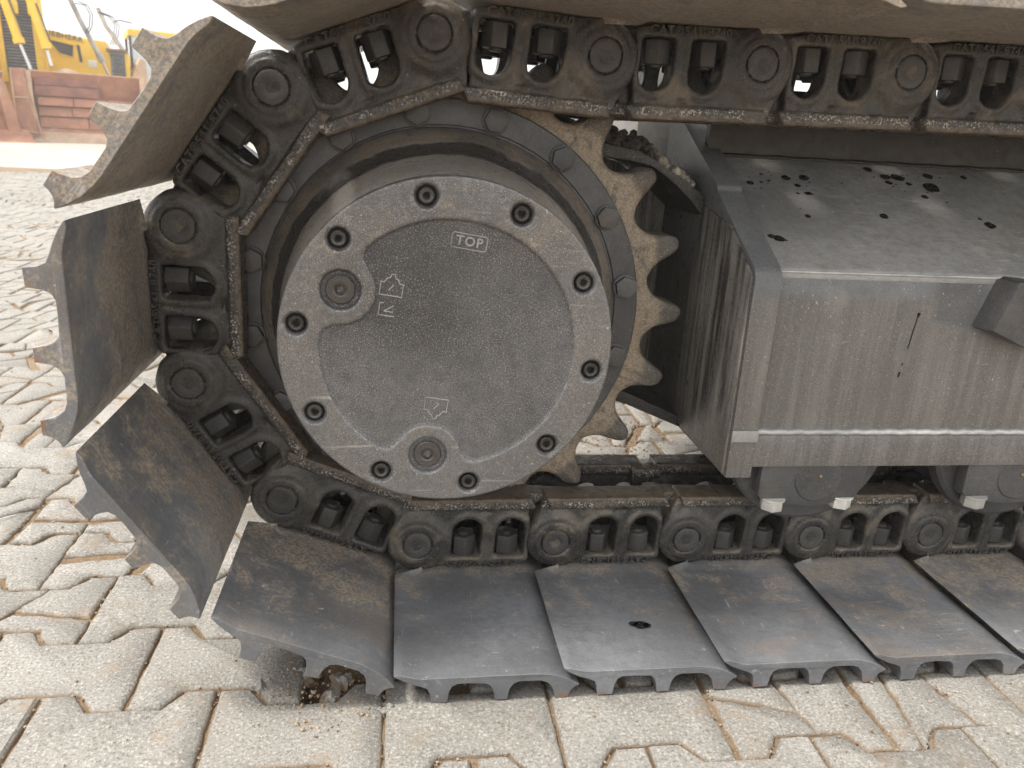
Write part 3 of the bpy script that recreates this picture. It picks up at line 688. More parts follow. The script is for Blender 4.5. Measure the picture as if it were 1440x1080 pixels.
# --- sprocket
bm = bmesh.new(); N = 21; K = 26; prof = []
for i in range(N * K):
    th = 2 * math.pi * i / (N * K); ph = ((th / (2 * math.pi) * N + .012) % 1.0); d = abs(ph - round(ph)) * 2     # 0 at a tooth
    # round seat between teeth, tooth with concave flanks and a blunt tip
    xs = d * math.pi * .342 / N * 1.0
    seat = .342 + .006 - math.sqrt(max(0, .0345 ** 2 - max(0, (.0512 - xs)) ** 2)) if (.0512 - xs) < .0345 else .370
    tip = .3675 - .30 * max(0, xs - .0080) - 26 * xs * xs
    prof.append((th, max(.3125, min(seat, tip))))
for _ in range(2): prof = [(t_, (prof[i - 1][1] + 2 * r_ + prof[(i + 1) % len(prof)][1]) / 4) for i, (t_, r_) in enumerate(prof)]
rings = []
for y, ins in ((.0585, .25), (.0590, .0200), (.0610, .0060), (.0640, .0018), (.068, 0), (.113, 0), (.1155, .0015), (.117, .005), (.117, .25)):
    ring = []
    for i, (th, r) in enumerate(prof):
        rr = r - ins if ins < .1 else .25
        yy = y + ((.0014 + .0030 * max(0, min(1, (r - .325) / .02))) * noise.noise((rr * math.cos(th) * 75, rr * math.sin(th) * 75, 2)) if ins < .1 else 0)
        ring.append(bm.verts.new((rr * math.cos(th), yy, rr * math.sin(th))))
    rings.append(ring)
# front face: an extra ring so that teeth keep a dished flank
for A, B in zip(rings, rings[1:]):
    for i in range(len(A)): bm.faces.new((A[i], A[(i + 1) % len(A)], B[(i + 1) % len(A)], B[i]))
for i in range(len(rings[0])): pass
spr = obj('sprocket', bm_mesh('sprocket', bm, M['sprocket'], sharp=45), EX, (SC[0], 0, SC[1]), dust=.6)
bm = bmesh.new()
lathe(bm, [(.0620, .2000), (.0620, .2890), (.0600, .2905), (.0480, .2905), (.0460, .2885), (.0455, .2560), (.0475, .2545), (.0475, .2515), (.0430, .2500), (.0430, .2000)], n=160, cap=False)
ring = obj('sprocket_ring', bm_mesh('sprocket_ring', bm, M['ring'], sharp=30), EX, (SC[0], 0, SC[1]), dust=.52)
bm = bmesh.new()
hx = [(.0165 * math.cos(rad(60 * k)), .0165 * math.sin(rad(60 * k))) for k in range(6)]
prism(bm, hx, -.0115, -.002, 'y'); lathe(bm, [(-.003, .0001), (-.003, .0185), (0, .0185)], n=32, cap=False)
HEXB = bm_mesh('bolt', bm, M['ring'], bevel=.0014)
bm = bmesh.new(); lathe(bm, [(-.0132, .0001), (-.0132, .0105), (-.0118, .0125), (-.0115, .0001)], n=24, cap=False); 
for k in range(16):
    a = rad(8.8 + 22.5 * k)
    b = obj('bolt', HEXB, ring, (.2715 * math.cos(a), .0460, .2715 * math.sin(a)), (0, random.uniform(0, 1), 0), world=False, dust=.6)
# --- final drive
bm = bmesh.new()
lathe(bm, [(-.1520, .1965), (-.1500, .1985), (-.1380, .2000), (-.0300, .2165), (-.0150, .2200), (-.0060, .2250), (.0000, .2290), (.0120, .2360), (.0240, .2440), (.0340, .2500), (.0400, .2512), (.0430, .2500), (.0500, .2500)], n=160, cap=False)
obj('final_drive_housing', bm_mesh('final_drive_housing', bm, M['drum'], sharp=25), EX, (SC[0] - .002, 0, SC[1] + .001), dust=.6)
def cover_mesh():
    h = .0016; e = .204; X, Y, Z = np.meshgrid(np.arange(-e, e, h), np.arange(-.178, -.138, h), np.arange(-e, e, h), indexing='ij')
    X, Y, Z = X.astype(np.float32), Y.astype(np.float32), Z.astype(np.float32)
    r = np.hypot(X, Z)
    f = ext(r - .1990, Y, -.170, -.142, .0022)
    reg = r - .1530
    for (an, rr) in PLUGS:
        px, pz = rr * math.cos(rad(an)), rr * math.sin(rad(an))
        reg = smax(reg, -(np.hypot(X - px, Z - pz) - .0385), .028)
    f = np.maximum(f, -np.maximum(reg + np.minimum(0, 0) + (Y + .170) * .9, Y + .1662)) if False else smax(f, -smax(reg + (Y + .170) * 1.0, Y + .1665, .001), .0012)
    for k in range(10):
        a = rad(-8.7 + 36 * k + .3); f = np.maximum(f, -np.maximum(np.hypot(X - .1785 * math.cos(a), Z - .1785 * math.sin(a)) - .0120 + np.clip(-(Y + .1660), -.0, .01) * -.8, Y + .158))
    for (an, rr) in PLUGS:
        px, pz = rr * math.cos(rad(an)), rr * math.sin(rad(an)); q = np.hypot(X - px, Z - pz)
        f = np.maximum(f, -np.maximum(q - .0225 - np.clip(-.167 - Y, 0, .004) * .9, Y + .163))
    f += .00018 * vnoise(X, Y, Z, 330, 8)
    V3, Q = surf_nets(f, np.array([-e, -.178, -e]), h)
    me = mesh_np('final_drive_cover', V3, Q, M['cover'])
    me.materials.append(M['cover_rim'])
    # the turned rim is the face in front of the cast recess
    cen = np.empty(len(me.polygons) * 3); me.polygons.foreach_get('center', cen); cen = cen.reshape(-1, 3)
    me.polygons.foreach_set('material_index', ((cen[:, 1] < -.1688) | (np.hypot(cen[:, 0], cen[:, 2]) > .19)).astype(np.int32))
    return me
PLUGS = ((152.1, .1425), (-99.3, .1400))
CC = (.0143, .3629)
cov = obj('final_drive_cover', cover_mesh(), EX, (CC[0], 0, CC[1]), dust=.5)
def socket_screw(r, hr, y0, name):
    bm = bmesh.new()
    lathe(bm, [(y0 + .012, r), (y0 + .0012, r), (y0, r - .0012)], n=40, cap=False)
    lathe(bm, [(y0, r - .0012), (y0, hr + .0030), (y0 + .0012, hr + .0016)], n=40, cap=False)
    lathe(bm, [(y0 + .0012, hr + .0016), (y0 + .0012, hr), (y0 + .008, hr)], n=6, cap=False)
    bmesh.ops.contextual_create(bm, geom=[])
    c_ = [bm.verts.new((hr * math.cos(rad(60 * k)), y0 + .008, hr * math.sin(rad(60 * k)))) for k in range(6)]; bm.faces.new(c_)
    n6 = lathe
    # annulus between the round chamfer and the hexagon
    o6 = [bm.verts.new(((hr + .0016) * math.cos(rad(6 * k)), y0 + .0012, (hr + .0016) * math.sin(rad(6 * k)))) for k in range(60)]
    i6 = [bm.verts.new((hr * .98 * math.cos(rad(60 * round(k / 10))), y0 + .0012, hr * .98 * math.sin(rad(60 * round(k / 10))))) for k in range(60)]
    for k in range(60):
        try: bm.faces.new((o6[k], o6[(k + 1) % 60], i6[(k + 1) % 60], i6[k]))
        except Exception: pass
    bmesh.ops.dissolve_degenerate(bm, edges=bm.edges, dist=1e-7)
    return bm_mesh(name, bm, M['screw'], sharp=30)
SCR = socket_screw(.0092, .0042, -.1665, 'screw'); PLG = socket_screw(.0170, .0058, -.1672, 'plug')
bm = bmesh.new(); lathe(bm, [(-.1602, .0001), (-.1602, .0125)], n=32, cap=False); BACK = bm_mesh('screw_seat', bm, M['gap'])
for k in range(10):
    a = rad(-8.4 + 36 * k); p = (.1785 * math.cos(a), 0, .1785 * math.sin(a))
    s_ = obj('screw', SCR, cov, p, (0, random.uniform(0, 1), 0), world=False)
    obj('screw_seat', BACK, cov, p, world=False)
for an, rr in PLUGS: obj('plug', PLG, cov, (rr * math.cos(rad(an)), 0, rr * math.sin(rad(an))), (0, .4, 0), world=False)
# cast symbols on the cover
def marks(name, strokes, cx_, cz_, ang, sc=1.0, r=.00085, y=-.1668):
    bm = bmesh.new()
    for st in strokes:
        pts = []
        for (u, v) in st:
            u, v = u * sc, v * sc; pts.append((cx_ + u * math.cos(ang) - v * math.sin(ang), y, cz_ + u * math.sin(ang) + v * math.cos(ang)))
        tube(bm, pts, r, 6)
    return obj(name, bm_mesh(name, bm, M['mark'], sharp=70), cov, world=False)
oilcan = [[(-.013, .006), (-.013, -.009), (.013, -.009), (.013, .006)], [(-.014, .006), (-.009, .006), (-.006, .011), (-.003, .012), (-.002, .016), (.002, .016), (.003, .012), (.006, .011), (.009, .006), (.014, .006)], [(-.003, -.003), (.002, .004)]]
half = [[(-.011, .008), (-.011, -.009), (.011, -.009)], [(-.004, -.003), (.008, .006), (.008, -.003), (-.004, -.003)], [(-.011, .008), (-.006, .008)]]
marks('oil_level_mark', oilcan, -.068, .070, rad(-8)); marks('oil_level_mark', half, -.073, .045, rad(-8), .85)
marks('oil_drain_mark', [[(-u, -v) for u, v in st] for st in oilcan], -.0135, -.074, rad(-8), 1.05)
marks('plate_mark', [[(-.019, .0085), (-.0205, .007), (-.0205, -.007), (-.019, -.0085), (.019, -.0085), (.0205, -.007), (.0205, .007), (.019, .0085), (-.019, .0085)]], .020, .126, rad(-8))
tp = text_mesh('TOP', .0150, .0009, M['mark'], .0004, 1.15); o = obj('raised_lettering', tp, cov, (.020, -.1672, .126), (rad(90), rad(8), 0), world=False)

# --- track frame
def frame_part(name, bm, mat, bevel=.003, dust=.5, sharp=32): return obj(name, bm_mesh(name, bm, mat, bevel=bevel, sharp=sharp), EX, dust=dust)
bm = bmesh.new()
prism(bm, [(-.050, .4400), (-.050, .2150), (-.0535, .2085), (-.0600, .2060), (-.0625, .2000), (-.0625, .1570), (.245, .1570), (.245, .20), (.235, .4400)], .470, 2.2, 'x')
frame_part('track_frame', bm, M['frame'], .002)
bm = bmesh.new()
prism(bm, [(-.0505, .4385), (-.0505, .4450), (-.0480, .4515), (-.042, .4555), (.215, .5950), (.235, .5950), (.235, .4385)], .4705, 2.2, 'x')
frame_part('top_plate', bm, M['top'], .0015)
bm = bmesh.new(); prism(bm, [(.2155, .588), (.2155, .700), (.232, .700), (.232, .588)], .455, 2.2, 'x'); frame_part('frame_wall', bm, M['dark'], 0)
bm = bmesh.new(); tube(bm, [(x, .2115, .5935 + .0006 * math.sin(x * 90)) for x in np.linspace(.48, 2.1, 120)], .0042, 8); frame_part('weld_bead', bm, M['dark'], 0, sharp=80)
bm = bmesh.new(); tube(bm, [(x, -.0530 + .0005 * math.sin(x * 130), .2090 + .0007 * math.sin(x * 210)) for x in np.linspace(.478, 2.1, 300)], .0048, 10); frame_part('weld_bead', bm, M['plate'], 0, sharp=80)
bm = bmesh.new(); tube(bm, [(x, -.0500, .4478 + .0002 * math.sin(x * 77)) for x in np.linspace(.478, 2.1, 200)], .0021, 8); frame_part('edge_highlight', bm, M['plate'], 0, sharp=80)  # pale strip added as a painted highlight along the top front edge
# end flange
bm = bmesh.new()
prism(bm, [(-.0640, .1400), (-.0640, .4380), (-.0600, .4480), (-.0520, .4550), (.1080, .5430), (.1110, .5510), (.1180, .5560), (.3700, .6800), (.3700, .1400)], .4370, .4770, 'x')
frame_part('end_flange', bm, M['frame'], .0025)
bm = bmesh.new(); box_bm(bm, .4365, .4775, -.0665, -.0625, .198, .216); frame_part('weld_bead', bm, M['plate'], .0012)
# streaked closing plate set 2 mm proud of the flange's inner side
def sheet(bm, quads):
    for q in quads: bm.faces.new([bm.verts.new(p) for p in q])
bm = bmesh.new()
prism(bm, [(-.0560, .1440), (-.0580, .4420), (.0350, .4980), (.1500, .5180), (.1650, .5050), (.1700, .1500)], .4335, .4372, 'x')
frame_part('closing_plate', bm, M['side'], .0008)
# motor bracket behind the sprocket: arched top shelf, lower shelf, back
arcp = [(.170, .603), (.2084, .6055), (.270, .6025), (.3213, .5945), (.347, .583), (.3703, .5693), (.397, .556), (.4208, .5401), (.4362, .528)]
inn = [(.4362, .499), (.412, .524), (.3848, .5462), (.362, .562), (.341, .5733), (.308, .579), (.2718, .5816), (.2102, .5828), (.170, .580)]
bm = bmesh.new(); prism(bm, arcp + inn, .152, .445, 'y'); frame_part('bracket_shelf', bm, M['shelf'], .002)
bm = bmesh.new(); prism(bm, [(.25, .228), (.335, .205), (.4365, .160), (.4365, .142), (.335, .184), (.25, .207)], .140, .42, 'y'); frame_part('bracket_shelf', bm, M['shelf'], .002)
bm = bmesh.new(); prism(bm, [(-.05, .58), (.262, .59), (.345, .57), (.4368, .50), (.4368, .16), (.335, .2), (.25, .22), (-.05, .24)], .345, .368, 'y'); frame_part('bracket_back', bm, M['side'], 0)
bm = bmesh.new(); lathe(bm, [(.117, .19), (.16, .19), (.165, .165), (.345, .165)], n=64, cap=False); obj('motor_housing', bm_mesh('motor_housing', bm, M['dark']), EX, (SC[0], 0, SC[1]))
bm = bmesh.new()
prism(bm, [(.25, .560), (.408, .470), (.512, .470), (.512, .476), (.410, .476), (.252, .566)], .45, .79, 'z')
frame_part('guard_plate', bm, M['guard'], .001)
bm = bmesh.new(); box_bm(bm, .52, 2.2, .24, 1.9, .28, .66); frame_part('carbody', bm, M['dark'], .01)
# lug on the frame side
bm = bmesh.new()
v = prism(bm, [(.790, .376), (.812, .447), (.824, .4515), (.855, .4490), (.93, .4380), (.98, .42), (.98, .345), (.86, .352)], -.082, -.0495, 'y')
for q in v:
    if q.co.y < -.08: q.co.x += .012 if q.co.x < .815 else 0; q.co.z -= .004 if q.co.z > .44 else 0
frame_part('cast_lug', bm, M['ring'], .008, dust=.6)
# oil on the sloping top plate
rs = random.Random(12); bm = bmesh.new()
def blot(px, py, r, st=1.0):
    r *= .60
    yz = (py, .4555 + (py + .042) * (.5950 - .4555) / .257)
    n = 26; cs = []
    for ri in (1.0, .55):
        ring = []
        for k in range(n):
            a = 2 * math.pi * k / n; q = r * ri * (1 + (.35 * noise.noise((math.cos(a) * .9 + px * 50, math.sin(a) * .9 + py * 70, 1)) if ri == 1 else 0))
            X_, Y_ = px + q * math.cos(a) * st, py + q * math.sin(a); Z_ = .4555 + (Y_ + .042) * (.5950 - .4555) / .257
            ring.append(bm.verts.new((X_, Y_ - (.0004 if ri < 1 else .0001), Z_ + (.0009 if ri < 1 else .0002))))
        cs.append(ring)
    for k in range(n): bm.faces.new((cs[0][k], cs[0][(k + 1) % n], cs[1][(k + 1) % n], cs[1][k]))
    bm.faces.new(cs[1])
BLOTS = [(0.7309, 0.1951, 0.0109, 1.25), (0.5035, 0.1422, 0.0084, 1.25), (0.5706, 0.1599, 0.0101, 1.25), (0.6023, 0.1623, 0.0117, 1.25), (0.7533, 0.1757, 0.0124, 1.25), (0.7751, 0.1755, 0.0156, 1.25), (0.7518, 0.1605, 0.0092, 1.25), (0.8358, 0.1839, 0.0128, 1.25), (0.8245, 0.1528, 0.0189, 1.25), (0.787, 0.1594, 0.0078, 1.25), (0.7971, 0.1271, 0.0077, 1.25), (0.5835, 0.1409, 0.0071, 1.25), (0.5936, 0.122, 0.0085, 1.25), (0.5303, 0.1661, 0.0043, 1.25), (0.6982, 0.074, 0.01, 1.25), (0.5685, 0.0661, 0.0068, 1.25), (0.8748, 0.0628, 0.0138, 1.25), (0.9028, 0.1852, 0.0082, 1.25), (0.5006, 0.0135, 0.0115, 1.25), (0.4912, 0.0175, 0.0077, 1.25), (0.5226, 0.1454, 0.0042, 1.25), (0.5376, 0.1501, 0.0043, 1.25), (0.5751, 0.1207, 0.0042, 1.25), (0.4468, 0.1874, 0.0071, 1.25), (0.8654, 0.0774, 0.0046, 1.25)]
for (px, py, r, st) in BLOTS: blot(px, py, r, st)
for _ in range(46):
    b = rs.choice(BLOTS); blot(b[0] + rs.gauss(0, .035), min(.20, max(-.02, b[1] + rs.gauss(0, .014))), rs.uniform(.0009, .0026), rs.uniform(1, 1.6))
o = frame_part('oil_spots', bm, M['oil'], 0); o['kind'] = 'stuff'
bm = bmesh.new()
for (px, py, r) in ((.298, -.158, .0085), (.289, -.155, .0055), (.307, -.160, .005)):
    n = 20; ring = [bm.verts.new((px + r * 1.3 * math.cos(2 * math.pi * k / n) * (1 + .4 * noise.noise((k * .9, r * 900, 0))), py + r * math.sin(2 * math.pi * k / n), -.0422)) for k in range(n)]; bm.faces.new(ring)
frame_part('oil_spot', bm, M['oil'], 0)
bm = bmesh.new()                        # dried run of oil down the side
tube(bm, [(.7020, -.0502, .392), (.7005, -.0502, .380), (.6985, -.0502, .365), (.6975, -.0502, .350), (.6960, -.0502, .340)], .0009, 6)
tube(bm, [(.7022, -.0500, .394), (.7020, -.0500, .389)], .0022, 8)
tube(bm, [(.6935, -.0502, .318), (.6928, -.0502, .314)], .0009, 6); tube(bm, [(.6915, -.0502, .304), (.6905, -.0502, .296)], .0014, 6)
frame_part('oil_run', bm, M['oil'], 0)
# gravel heaped on the bracket shelf
bm = bmesh.new(); rs = random.Random(5); xs_ = [p[0] for p in arcp]; zs_ = [p[1] for p in arcp]
for k in range(420):
    x = rs.uniform(.19, .432); zt = float(np.interp(x, xs_, zs_)); y = rs.uniform(.160, .297)
    heap = .026 * min(1, (y - .150) / .09) * min(1, (x - .15) / .05)
    r = rs.uniform(.0035, .0085) if x < .37 else rs.uniform(.003, .0075)
    rock(bm, (x, y, zt + r * .5 + rs.uniform(0, max(.001, heap))), r * 1.15, k, .9, 2 if k % 3 == 0 else 1, .6)
gm = bm_mesh('gravel', bm, M['gravel'], sharp=30)
tag(obj('gravel', gm), label='small heap of dark earth and pale gravel lying on the arched bracket behind the sprocket', cat='gravel', kind='stuff')
# --- rollers
bm = bmesh.new(); lathe(bm, [(-.034, .060), (-.034, .123), (-.030, .128), (-.012, .130), (-.006, .124), (-.002, .106), (.052, .104), (.056, .12), (.124, .12), (.128, .104), (.182, .106), (.186, .124), (.192, .130), (.210, .128), (.214, .06)], n=96, cap=False); ROL = bm_mesh('track_roller', bm, M['roller'])
bm = bmesh.new()
prism(bm, [(-.085, .0), (-.085, -.048), (-.078, -.056), (-.050, -.060), (-.030, -.0660), (.0, -.0685), (.030, -.0660), (.046, -.058), (.072, -.056), (.078, -.050), (.088, .0)], -.058, -.036, 'y')
COL = bm_mesh('collar', bm, M['roller'], bevel=.0025)
bm = bmesh.new(); lathe(bm, [(-.0600, .0001), (-.0600, .036), (-.058, .038), (-.054, .038)], n=48, cap=False); CAP = bm_mesh('shaft_cap', bm, M['roller'])
bm = bmesh.new(); lathe(bm, [(-.0625, .0001), (-.0620, .0022), (-.0600, .0026)], n=16, cap=False); NIP = bm_mesh('grease_nipple', bm, M['brass'])
bm = bmesh.new(); hx = [(.0175 * math.cos(rad(60 * k + 12)), .0175 * math.sin(rad(60 * k + 12))) for k in range(6)]
prism(bm, hx, -.016, 0, 'z'); lathe(bm, [(.0, .0195), (.003, .0195)], 'z', 24); RB = bm_mesh('bolt', bm, M['zinc'], bevel=.001)
for x in (.583, .925, 1.267, 1.609, 1.951):
    ro = obj('track_roller', ROL, EX, (x, 0, .183), dust=.5)
    obj('collar', COL, ro, (-.002, 0, -.0265), world=False); obj('shaft_cap', CAP, ro, (.006, 0, -.048), world=False); obj('grease_nipple', NIP, ro, (.008, 0, -.043), world=False)
    obj('bolt', RB, ro, (-.060, -.052, -.0835), world=False); obj('bolt', RB, ro, (.056, -.046, -.0835), (0, 0, .4), world=False)

# ---------------------------------------------------------------- machines across the yard
BO, BA = Vector((-6.86, 16.73, GZ)), rad(20.949)
def place(x, y, z=0): return (BO.x + x * math.cos(BA) - y * math.sin(BA), BO.y + x * math.sin(BA) + y * math.cos(BA), GZ + z)
class Machine:
    def __init__(s, name, x, y, turn, **k):
        s.e = empty(name, place(x, y), BA + turn, **k)
    def part(s, name, bm, mat, parent=None, bevel=.0, loc=(0, 0, 0), rot=(0, 0, 0), **k):
        return obj(name, bm_mesh(name, bm, mat, bevel=bevel), parent or s.e, loc, rot, world=False)
def grille(mc, x0, x1, z0, z1, y, lean, n):
    bm = bmesh.new(); box_bm(bm, x0, x1, y + .06, y + .10, z0, z1); gb = mc.part('grille_frame', bm, M['black'])
    for k in range(n):
        z = z0 + (k + .5) * (z1 - z0) / n; bm = bmesh.new()
        prism(bm, [(y, z - .012), (y + .055, z + .012), (y + .055, z + .024), (y, z)], x0 + .01, x1 - .01, 'x'); mc.part('grille_slat', bm, M['slat'])
def blade(mc, x0, x1, h, y, mat=None, side=True, segs=()):
    mat = mat or M['rust']; n = 12; prof = []
    for k in range(n + 1):
        t_ = k / n; prof.append((y + .34 * (1 - (2 * t_ - .9) ** 2) * .9, .16 + t_ * (h - .16)))
    bm = bmesh.new(); prism(bm, prof + [(p[0] + .05, p[1]) for p in prof[::-1]], x0 + .02, x1 - .02, 'x'); bl = mc.part('blade', bm, mat)
    bm = bmesh.new(); prism(bm, [(y - .10, -.0), (y - .085, -.0), (y + .09, .19), (y + .06, .19)], x0 - .03, x1 + .03, 'x'); mc.part('cutting_edge', bm, M['rustedge'], bl)
    bm = bmesh.new(); box_bm(bm, x0, x1, y - .01, y + .10, h - .05, h + .02); mc.part('top_rail', bm, M['rustedge'], bl, .008)
    if side:
        for xx in (x0, x1):
            bm = bmesh.new(); prism(bm, [(y - .03, .05), (y + .45, .10), (y + .45, h * .8), (y + .10, h), (y - .04, h * .93)], xx - .03, xx + .03, 'x'); mc.part('side_plate', bm, mat, bl, .006)
            bm = bmesh.new(); box_bm(bm, xx - .045, xx + .045, y - .055, y - .025, .08, h); mc.part('side_rib', bm, M['rustedge'], bl, .006)
    return bl
# 1: the near bulldozer, blade down
b1 = Machine('bulldozer', 0, 0, 0, label='yellow bulldozer with tall black slatted grille, lift cylinders and wide rust red blade', cat='bulldozer')
bl = blade(b1, -.48, 1.55, 1.33, 0)
rows = [(1.08, 1.29, 1), (.88, 1.07, 1)]
for z0, z1, _ in rows:
    bm = bmesh.new(); box_bm(bm, -.40, .74, .055, .10, z0, z1); b1.part('wear_plate', bm, grimy('wear_plate_dark', (.27, .105, .075), (.4, .25, .18), .3, dscale=3, rough=.55, spk=0, bump=.1, scratch=0) if 'wp' not in M else M['wp'], bl, .006)
for r_, (z0, z1, n) in enumerate(((.70, .86, 3), (.50, .68, 4), (.27, .48, 3))):
    for k in range(n):
        w = 1.9 / n; bm = bmesh.new(); x0 = -.38 + k * w + (.12 * r_ if k else 0); yq = .10 + .05 * r_ if r_ < 2 else .16
        prism(bm, [(yq - .04, z0), (yq - .01, z0), (yq + .03, z1), (yq, z1)], x0 + .008, min(1.5, -.38 + (k + 1) * w + .12 * r_) - .008, 'x'); b1.part('wear_plate', bm, M['rust'], bl, .004)
bm = bmesh.new(); prism(bm, [(-.76, 1.36), (-.54, 1.37), (-.50, .62), (-.40, .13), (-.73, .06), (-.79, .19)], -.08, .35, 'y'); b1.part('end_bit', bm, M['rust'], bl, .01)
for a in (((-.76, .82), (-.52, .82)), ((-.79, .22), (-.42, .16)), ((-.52, 1.36), (-.38, .12)), ((-.77, 1.36), (-.78, .2))):
    bm = bmesh.new(); tube(bm, [(a[0][0], -.09, a[0][1]), (a[1][0], -.09, a[1][1])], .016, 6); b1.part('weld_bead', bm, M['rustedge'], bl)
# radiator guard and grille (turned a little)
bm = bmesh.new(); box_bm(bm, -1.05, -.12, .75, 3.9, .55, 2.9); b1.part('engine_housing', bm, M['yellow'], bevel=.03)
grille(b1, -.83, -.30, 1.30, 2.80, .60, 0, 26)
for x in (-.90, -.26):
    bm = bmesh.new(); box_bm(bm, x - .06, x + .06, .58, .78, 1.1, 2.9); b1.part('grille_post', bm, M['yellow'], bevel=.015)
for (xa, za, xb, zb, xc, zc) in ((-.76, 2.75, -.57, 1.86, -.43, 1.36), (-.30, 2.70, -.12, 1.80, -.06, 1.45)):
    bm = bmesh.new(); tube(bm, [(xa, .42, za), (xb, .34, zb)], .085, 14); tube(bm, [(xb - .012, .345, zb + .07), (xb + .006, .335, zb - .03)], .105, 14); cy = b1.part('lift_cylinder', bm, M['yellow'])
    bm = bmesh.new(); tube(bm, [(xb, .34, zb), (xc, .25, zc)], .035, 12); b1.part('cylinder_rod', bm, M['chrome'], cy)
    bm = bmesh.new(); tube(bm, [(xa + .10, .34, za - .1), (xb + .09, .28, zb + .12)], .014, 8); b1.part('hose', bm, M['black'], cy)
for x in (-.62, -.24):
    bm = bmesh.new(); box_bm(bm, x - .12, x + .10, .40, .72, 2.38, 2.62); b1.part('cylinder_yoke', bm, M['yellow'], bevel=.03)
bm = bmesh.new(); rock(bm, (.22, .55, 1.30), .30, 4, .45, 3, .15); b1.part('push_frame', bm, M['rustedge'])
# 2: hood of the machine with the lettering, standing just behind
b2 = Machine('bulldozer', .0, 2.2, rad(-6), label='yellow bulldozer with dark raised lettering along its hood, half hidden behind the nearest blade', cat='bulldozer')
k_ = 1.12
bm = bmesh.new(); prism(bm, [(-.45 * k_, .6), (-.45 * k_, 2.34), (.62 * k_, 2.16), (.95 * k_, 2.14), (.95 * k_, .6)], 0, 1.4, 'y'); b2.part('hood', bm, M['yellow'], bevel=.02)
bm = bmesh.new(); prism(bm, [(-.09, 2.08), (.40, 1.99), (.37, 1.76), (.12, 1.82)], -.012, .02, 'y'); b2.part('side_window', bm, M['black'])
bm = bmesh.new(); tube(bm, [(-.10, -.012, 2.10), (.42, -.012, 2.005), (.39, -.012, 1.74), (.11, -.012, 1.80), (-.10, -.012, 2.10)], .018, 6); b2.part('window_trim', bm, M['yellow'])
bm = bmesh.new(); prism(bm, [(.47, 2.02), (.53, 2.01), (.56, 1.66), (.50, 1.66)], -.012, .02, 'y'); b2.part('vent_slot', bm, M['black'])
bm = bmesh.new(); box_bm(bm, .66, .84, -.015, .02, 1.56, 1.72); b2.part('badge', bm, M['white'], bevel=.01)
lt = text_mesh('LIEBHERR', .165, .006, M['black'], 0, 1.08); ltm = obj('lettering', lt, b2.e, (.24, -.012, 2.175), (rad(90), rad(8.2), 0), world=False)
grille(b2, 1.13, 1.42, 1.30, 1.92, -.15, 0, 13)
bm = bmesh.new(); box_bm(bm, 1.06, 1.48, -.14, 1.2, 1.93, 1.99); b2.part('grille_cap', bm, grimy('brown_cap', (.25, .12, .07), (.4, .3, .2), .3, spk=0, scratch=0)); 
bm = bmesh.new(); box_bm(bm, 1.04, 1.50, -.03, 1.2, .8, 1.93); b2.part('engine_housing', bm, M['yellow'], bevel=.02)
bm = bmesh.new(); tube(bm, [(.40, -.9, 3.15), (.66, -.75, 2.45), (.98, -.6, 1.70)], .052, 12); ac = b2.part('lift_cylinder', bm, M['greypaint'])
bm = bmesh.new(); tube(bm, [(.98, -.6, 1.70), (1.12, -.5, 1.34)], .03, 10); b2.part('cylinder_rod', bm, M['chrome'], ac)
bm = bmesh.new(); tube(bm, [(.92, -.6, 1.86), (1.00, -.58, 1.66)], .072, 12); b2.part('cylinder_gland', bm, M['greypaint'], ac)
for dx in (0, .05):
    bm = bmesh.new(); tube(bm, [(.60 + dx, -.8, 2.78 + dx), (.78 + dx, -.8, 2.76), (.86 + dx, -.8, 2.58), (.82 + dx, -.8, 2.35), (.74 + dx, -.8, 2.22)], .012, 6); b2.part('hose', bm, M['black'], ac)
# 3: the machine with cab at the right, behind
b3 = Machine('wheel_loader', 1.45, 3.2, 0, label='pale wheel loader with a glazed cab and tan bucket behind the bulldozers', cat='loader')
bm = bmesh.new(); box_bm(bm, .16, 1.5, .1, 1.5, 2.40, 2.56); b3.part('cab_roof', bm, M['yellow'], bevel=.03)
bm = bmesh.new()
for x in (.20, 1.44):
    box_bm(bm, x - .03, x + .03, .12, .18, 1.5, 2.41); box_bm(bm, x - .03, x + .03, 1.38, 1.44, 1.5, 2.41)
cabf = b3.part('cab_frame', bm, M['black'])
bm = bmesh.new(); box_bm(bm, .23, 1.41, .14, .15, 1.62, 2.40); b3.part('window_pane', bm, M['glass'], cabf)
bm = bmesh.new(); box_bm(bm, .22, 1.42, .17, 1.4, .8, 1.62); b3.part('cab_body', bm, M['white'], bevel=.02)
bm = bmesh.new(); tube(bm, [(-.42, .3, 2.95), (-.28, .2, 2.55), (.02, .1, 2.08)], .055, 10); a3 = b3.part('lift_arm', bm, M['greypaint'])
for dx in (0, .05, .1):
    bm = bmesh.new(); tube(bm, [(-.45 + dx, .15, 2.85), (-.22 + dx, .15, 2.78), (-.10 + dx, .15, 2.60), (-.14 + dx, .15, 2.40), (-.24 + dx, .15, 2.15)], .011, 6); b3.part('hose', bm, M['black'], a3)
bm = bmesh.new(); tube(bm, [(-.12, .1, 2.66), (.0, .1, 2.72), (.28, .1, 2.68)], .016, 6); b3.part('antenna', bm, M['black'])
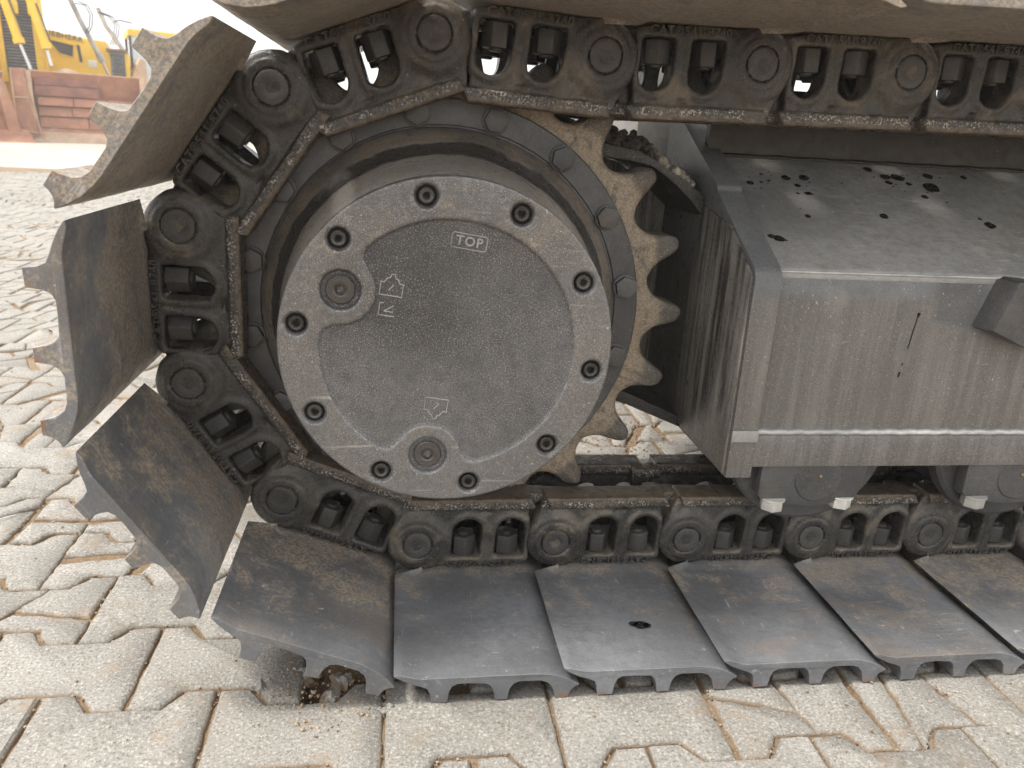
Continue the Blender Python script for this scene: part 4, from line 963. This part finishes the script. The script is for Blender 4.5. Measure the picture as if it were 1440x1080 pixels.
bm = bmesh.new(); prism(bm, [(.0, 1.25), (.30, 1.86), (.42, 1.80), (.42, 1.30), (.05, .5), (.0, .5)], -.9, .5, 'y'); b3.part('bucket', bm, M['rustedge'], bevel=.02)
bm = bmesh.new(); box_bm(bm, -.45, .02, -.85, -.4, .25, 1.36); bu = b3.part('blade', bm, M['rust'], bevel=.02)
for k in range(6):
    bm = bmesh.new(); bmesh.ops.create_cone(bm, segments=10, radius1=.05, radius2=.04, depth=.06, cap_ends=True); b3.part('chain_ring', bm, M['slat'], bu, loc=(-.34, -.88, 1.25 - k * .12), rot=(rad(90), 0, 0))
for x in (-.1, 1.3):
    bm = bmesh.new(); lathe(bm, [(.2, .3), (.2, .68), (.25, .74), (.6, .74), (.65, .68), (.65, .3)], 'y', 32); b3.part('wheel', bm, M['black'], loc=(x, 0, .74))
# 4: blade of the machine at the left edge
b4 = Machine('bulldozer', -1.16, -.6, rad(14), label='rust brown dozer blade with worn flat cutting edge at the left edge of the picture', cat='bulldozer')
bl4 = blade(b4, -1.9, .30, 1.25, 0, side=False)
bm = bmesh.new(); prism(bm, [(.28, .0), (.52, .0), (.30, 1.10), (.14, 1.25)], .0, .2, 'y'); b4.part('end_bit', bm, M['rust'], bl4, .01)
bm = bmesh.new(); prism(bm, [(-.42, .0), (-.40, .0), (.06, .20), (.04, .21)], -1.9, .60, 'x'); b4.part('ground_plate', bm, M['rust'], bl4)
bm = bmesh.new(); box_bm(bm, -1.9, .1, .7, 3.0, .6, 2.7); b4.part('engine_housing', bm, M['yellow'], bevel=.03)
S.render.film_transparent = False
# ---------------------------------------------------------------- dusty air
bm = bmesh.new(); box_bm(bm, -45, 30, -12, 60, GZ - 1.1, 5.2)
hz = NT('dusty_air'); hz.t.nodes.clear(); ho = hz.n('ShaderNodeOutputMaterial'); hv = hz.n('ShaderNodeVolumePrincipled')
hv.inputs['Color'].default_value = (.95, .94, .92, 1); hv.inputs['Density'].default_value = .006; hv.inputs['Anisotropy'].default_value = .2
hz.l(hv.outputs[0], ho.inputs['Volume'])
tag(obj('haze', bm_mesh('haze', bm, hz.m, smooth=False)), kind='stuff')
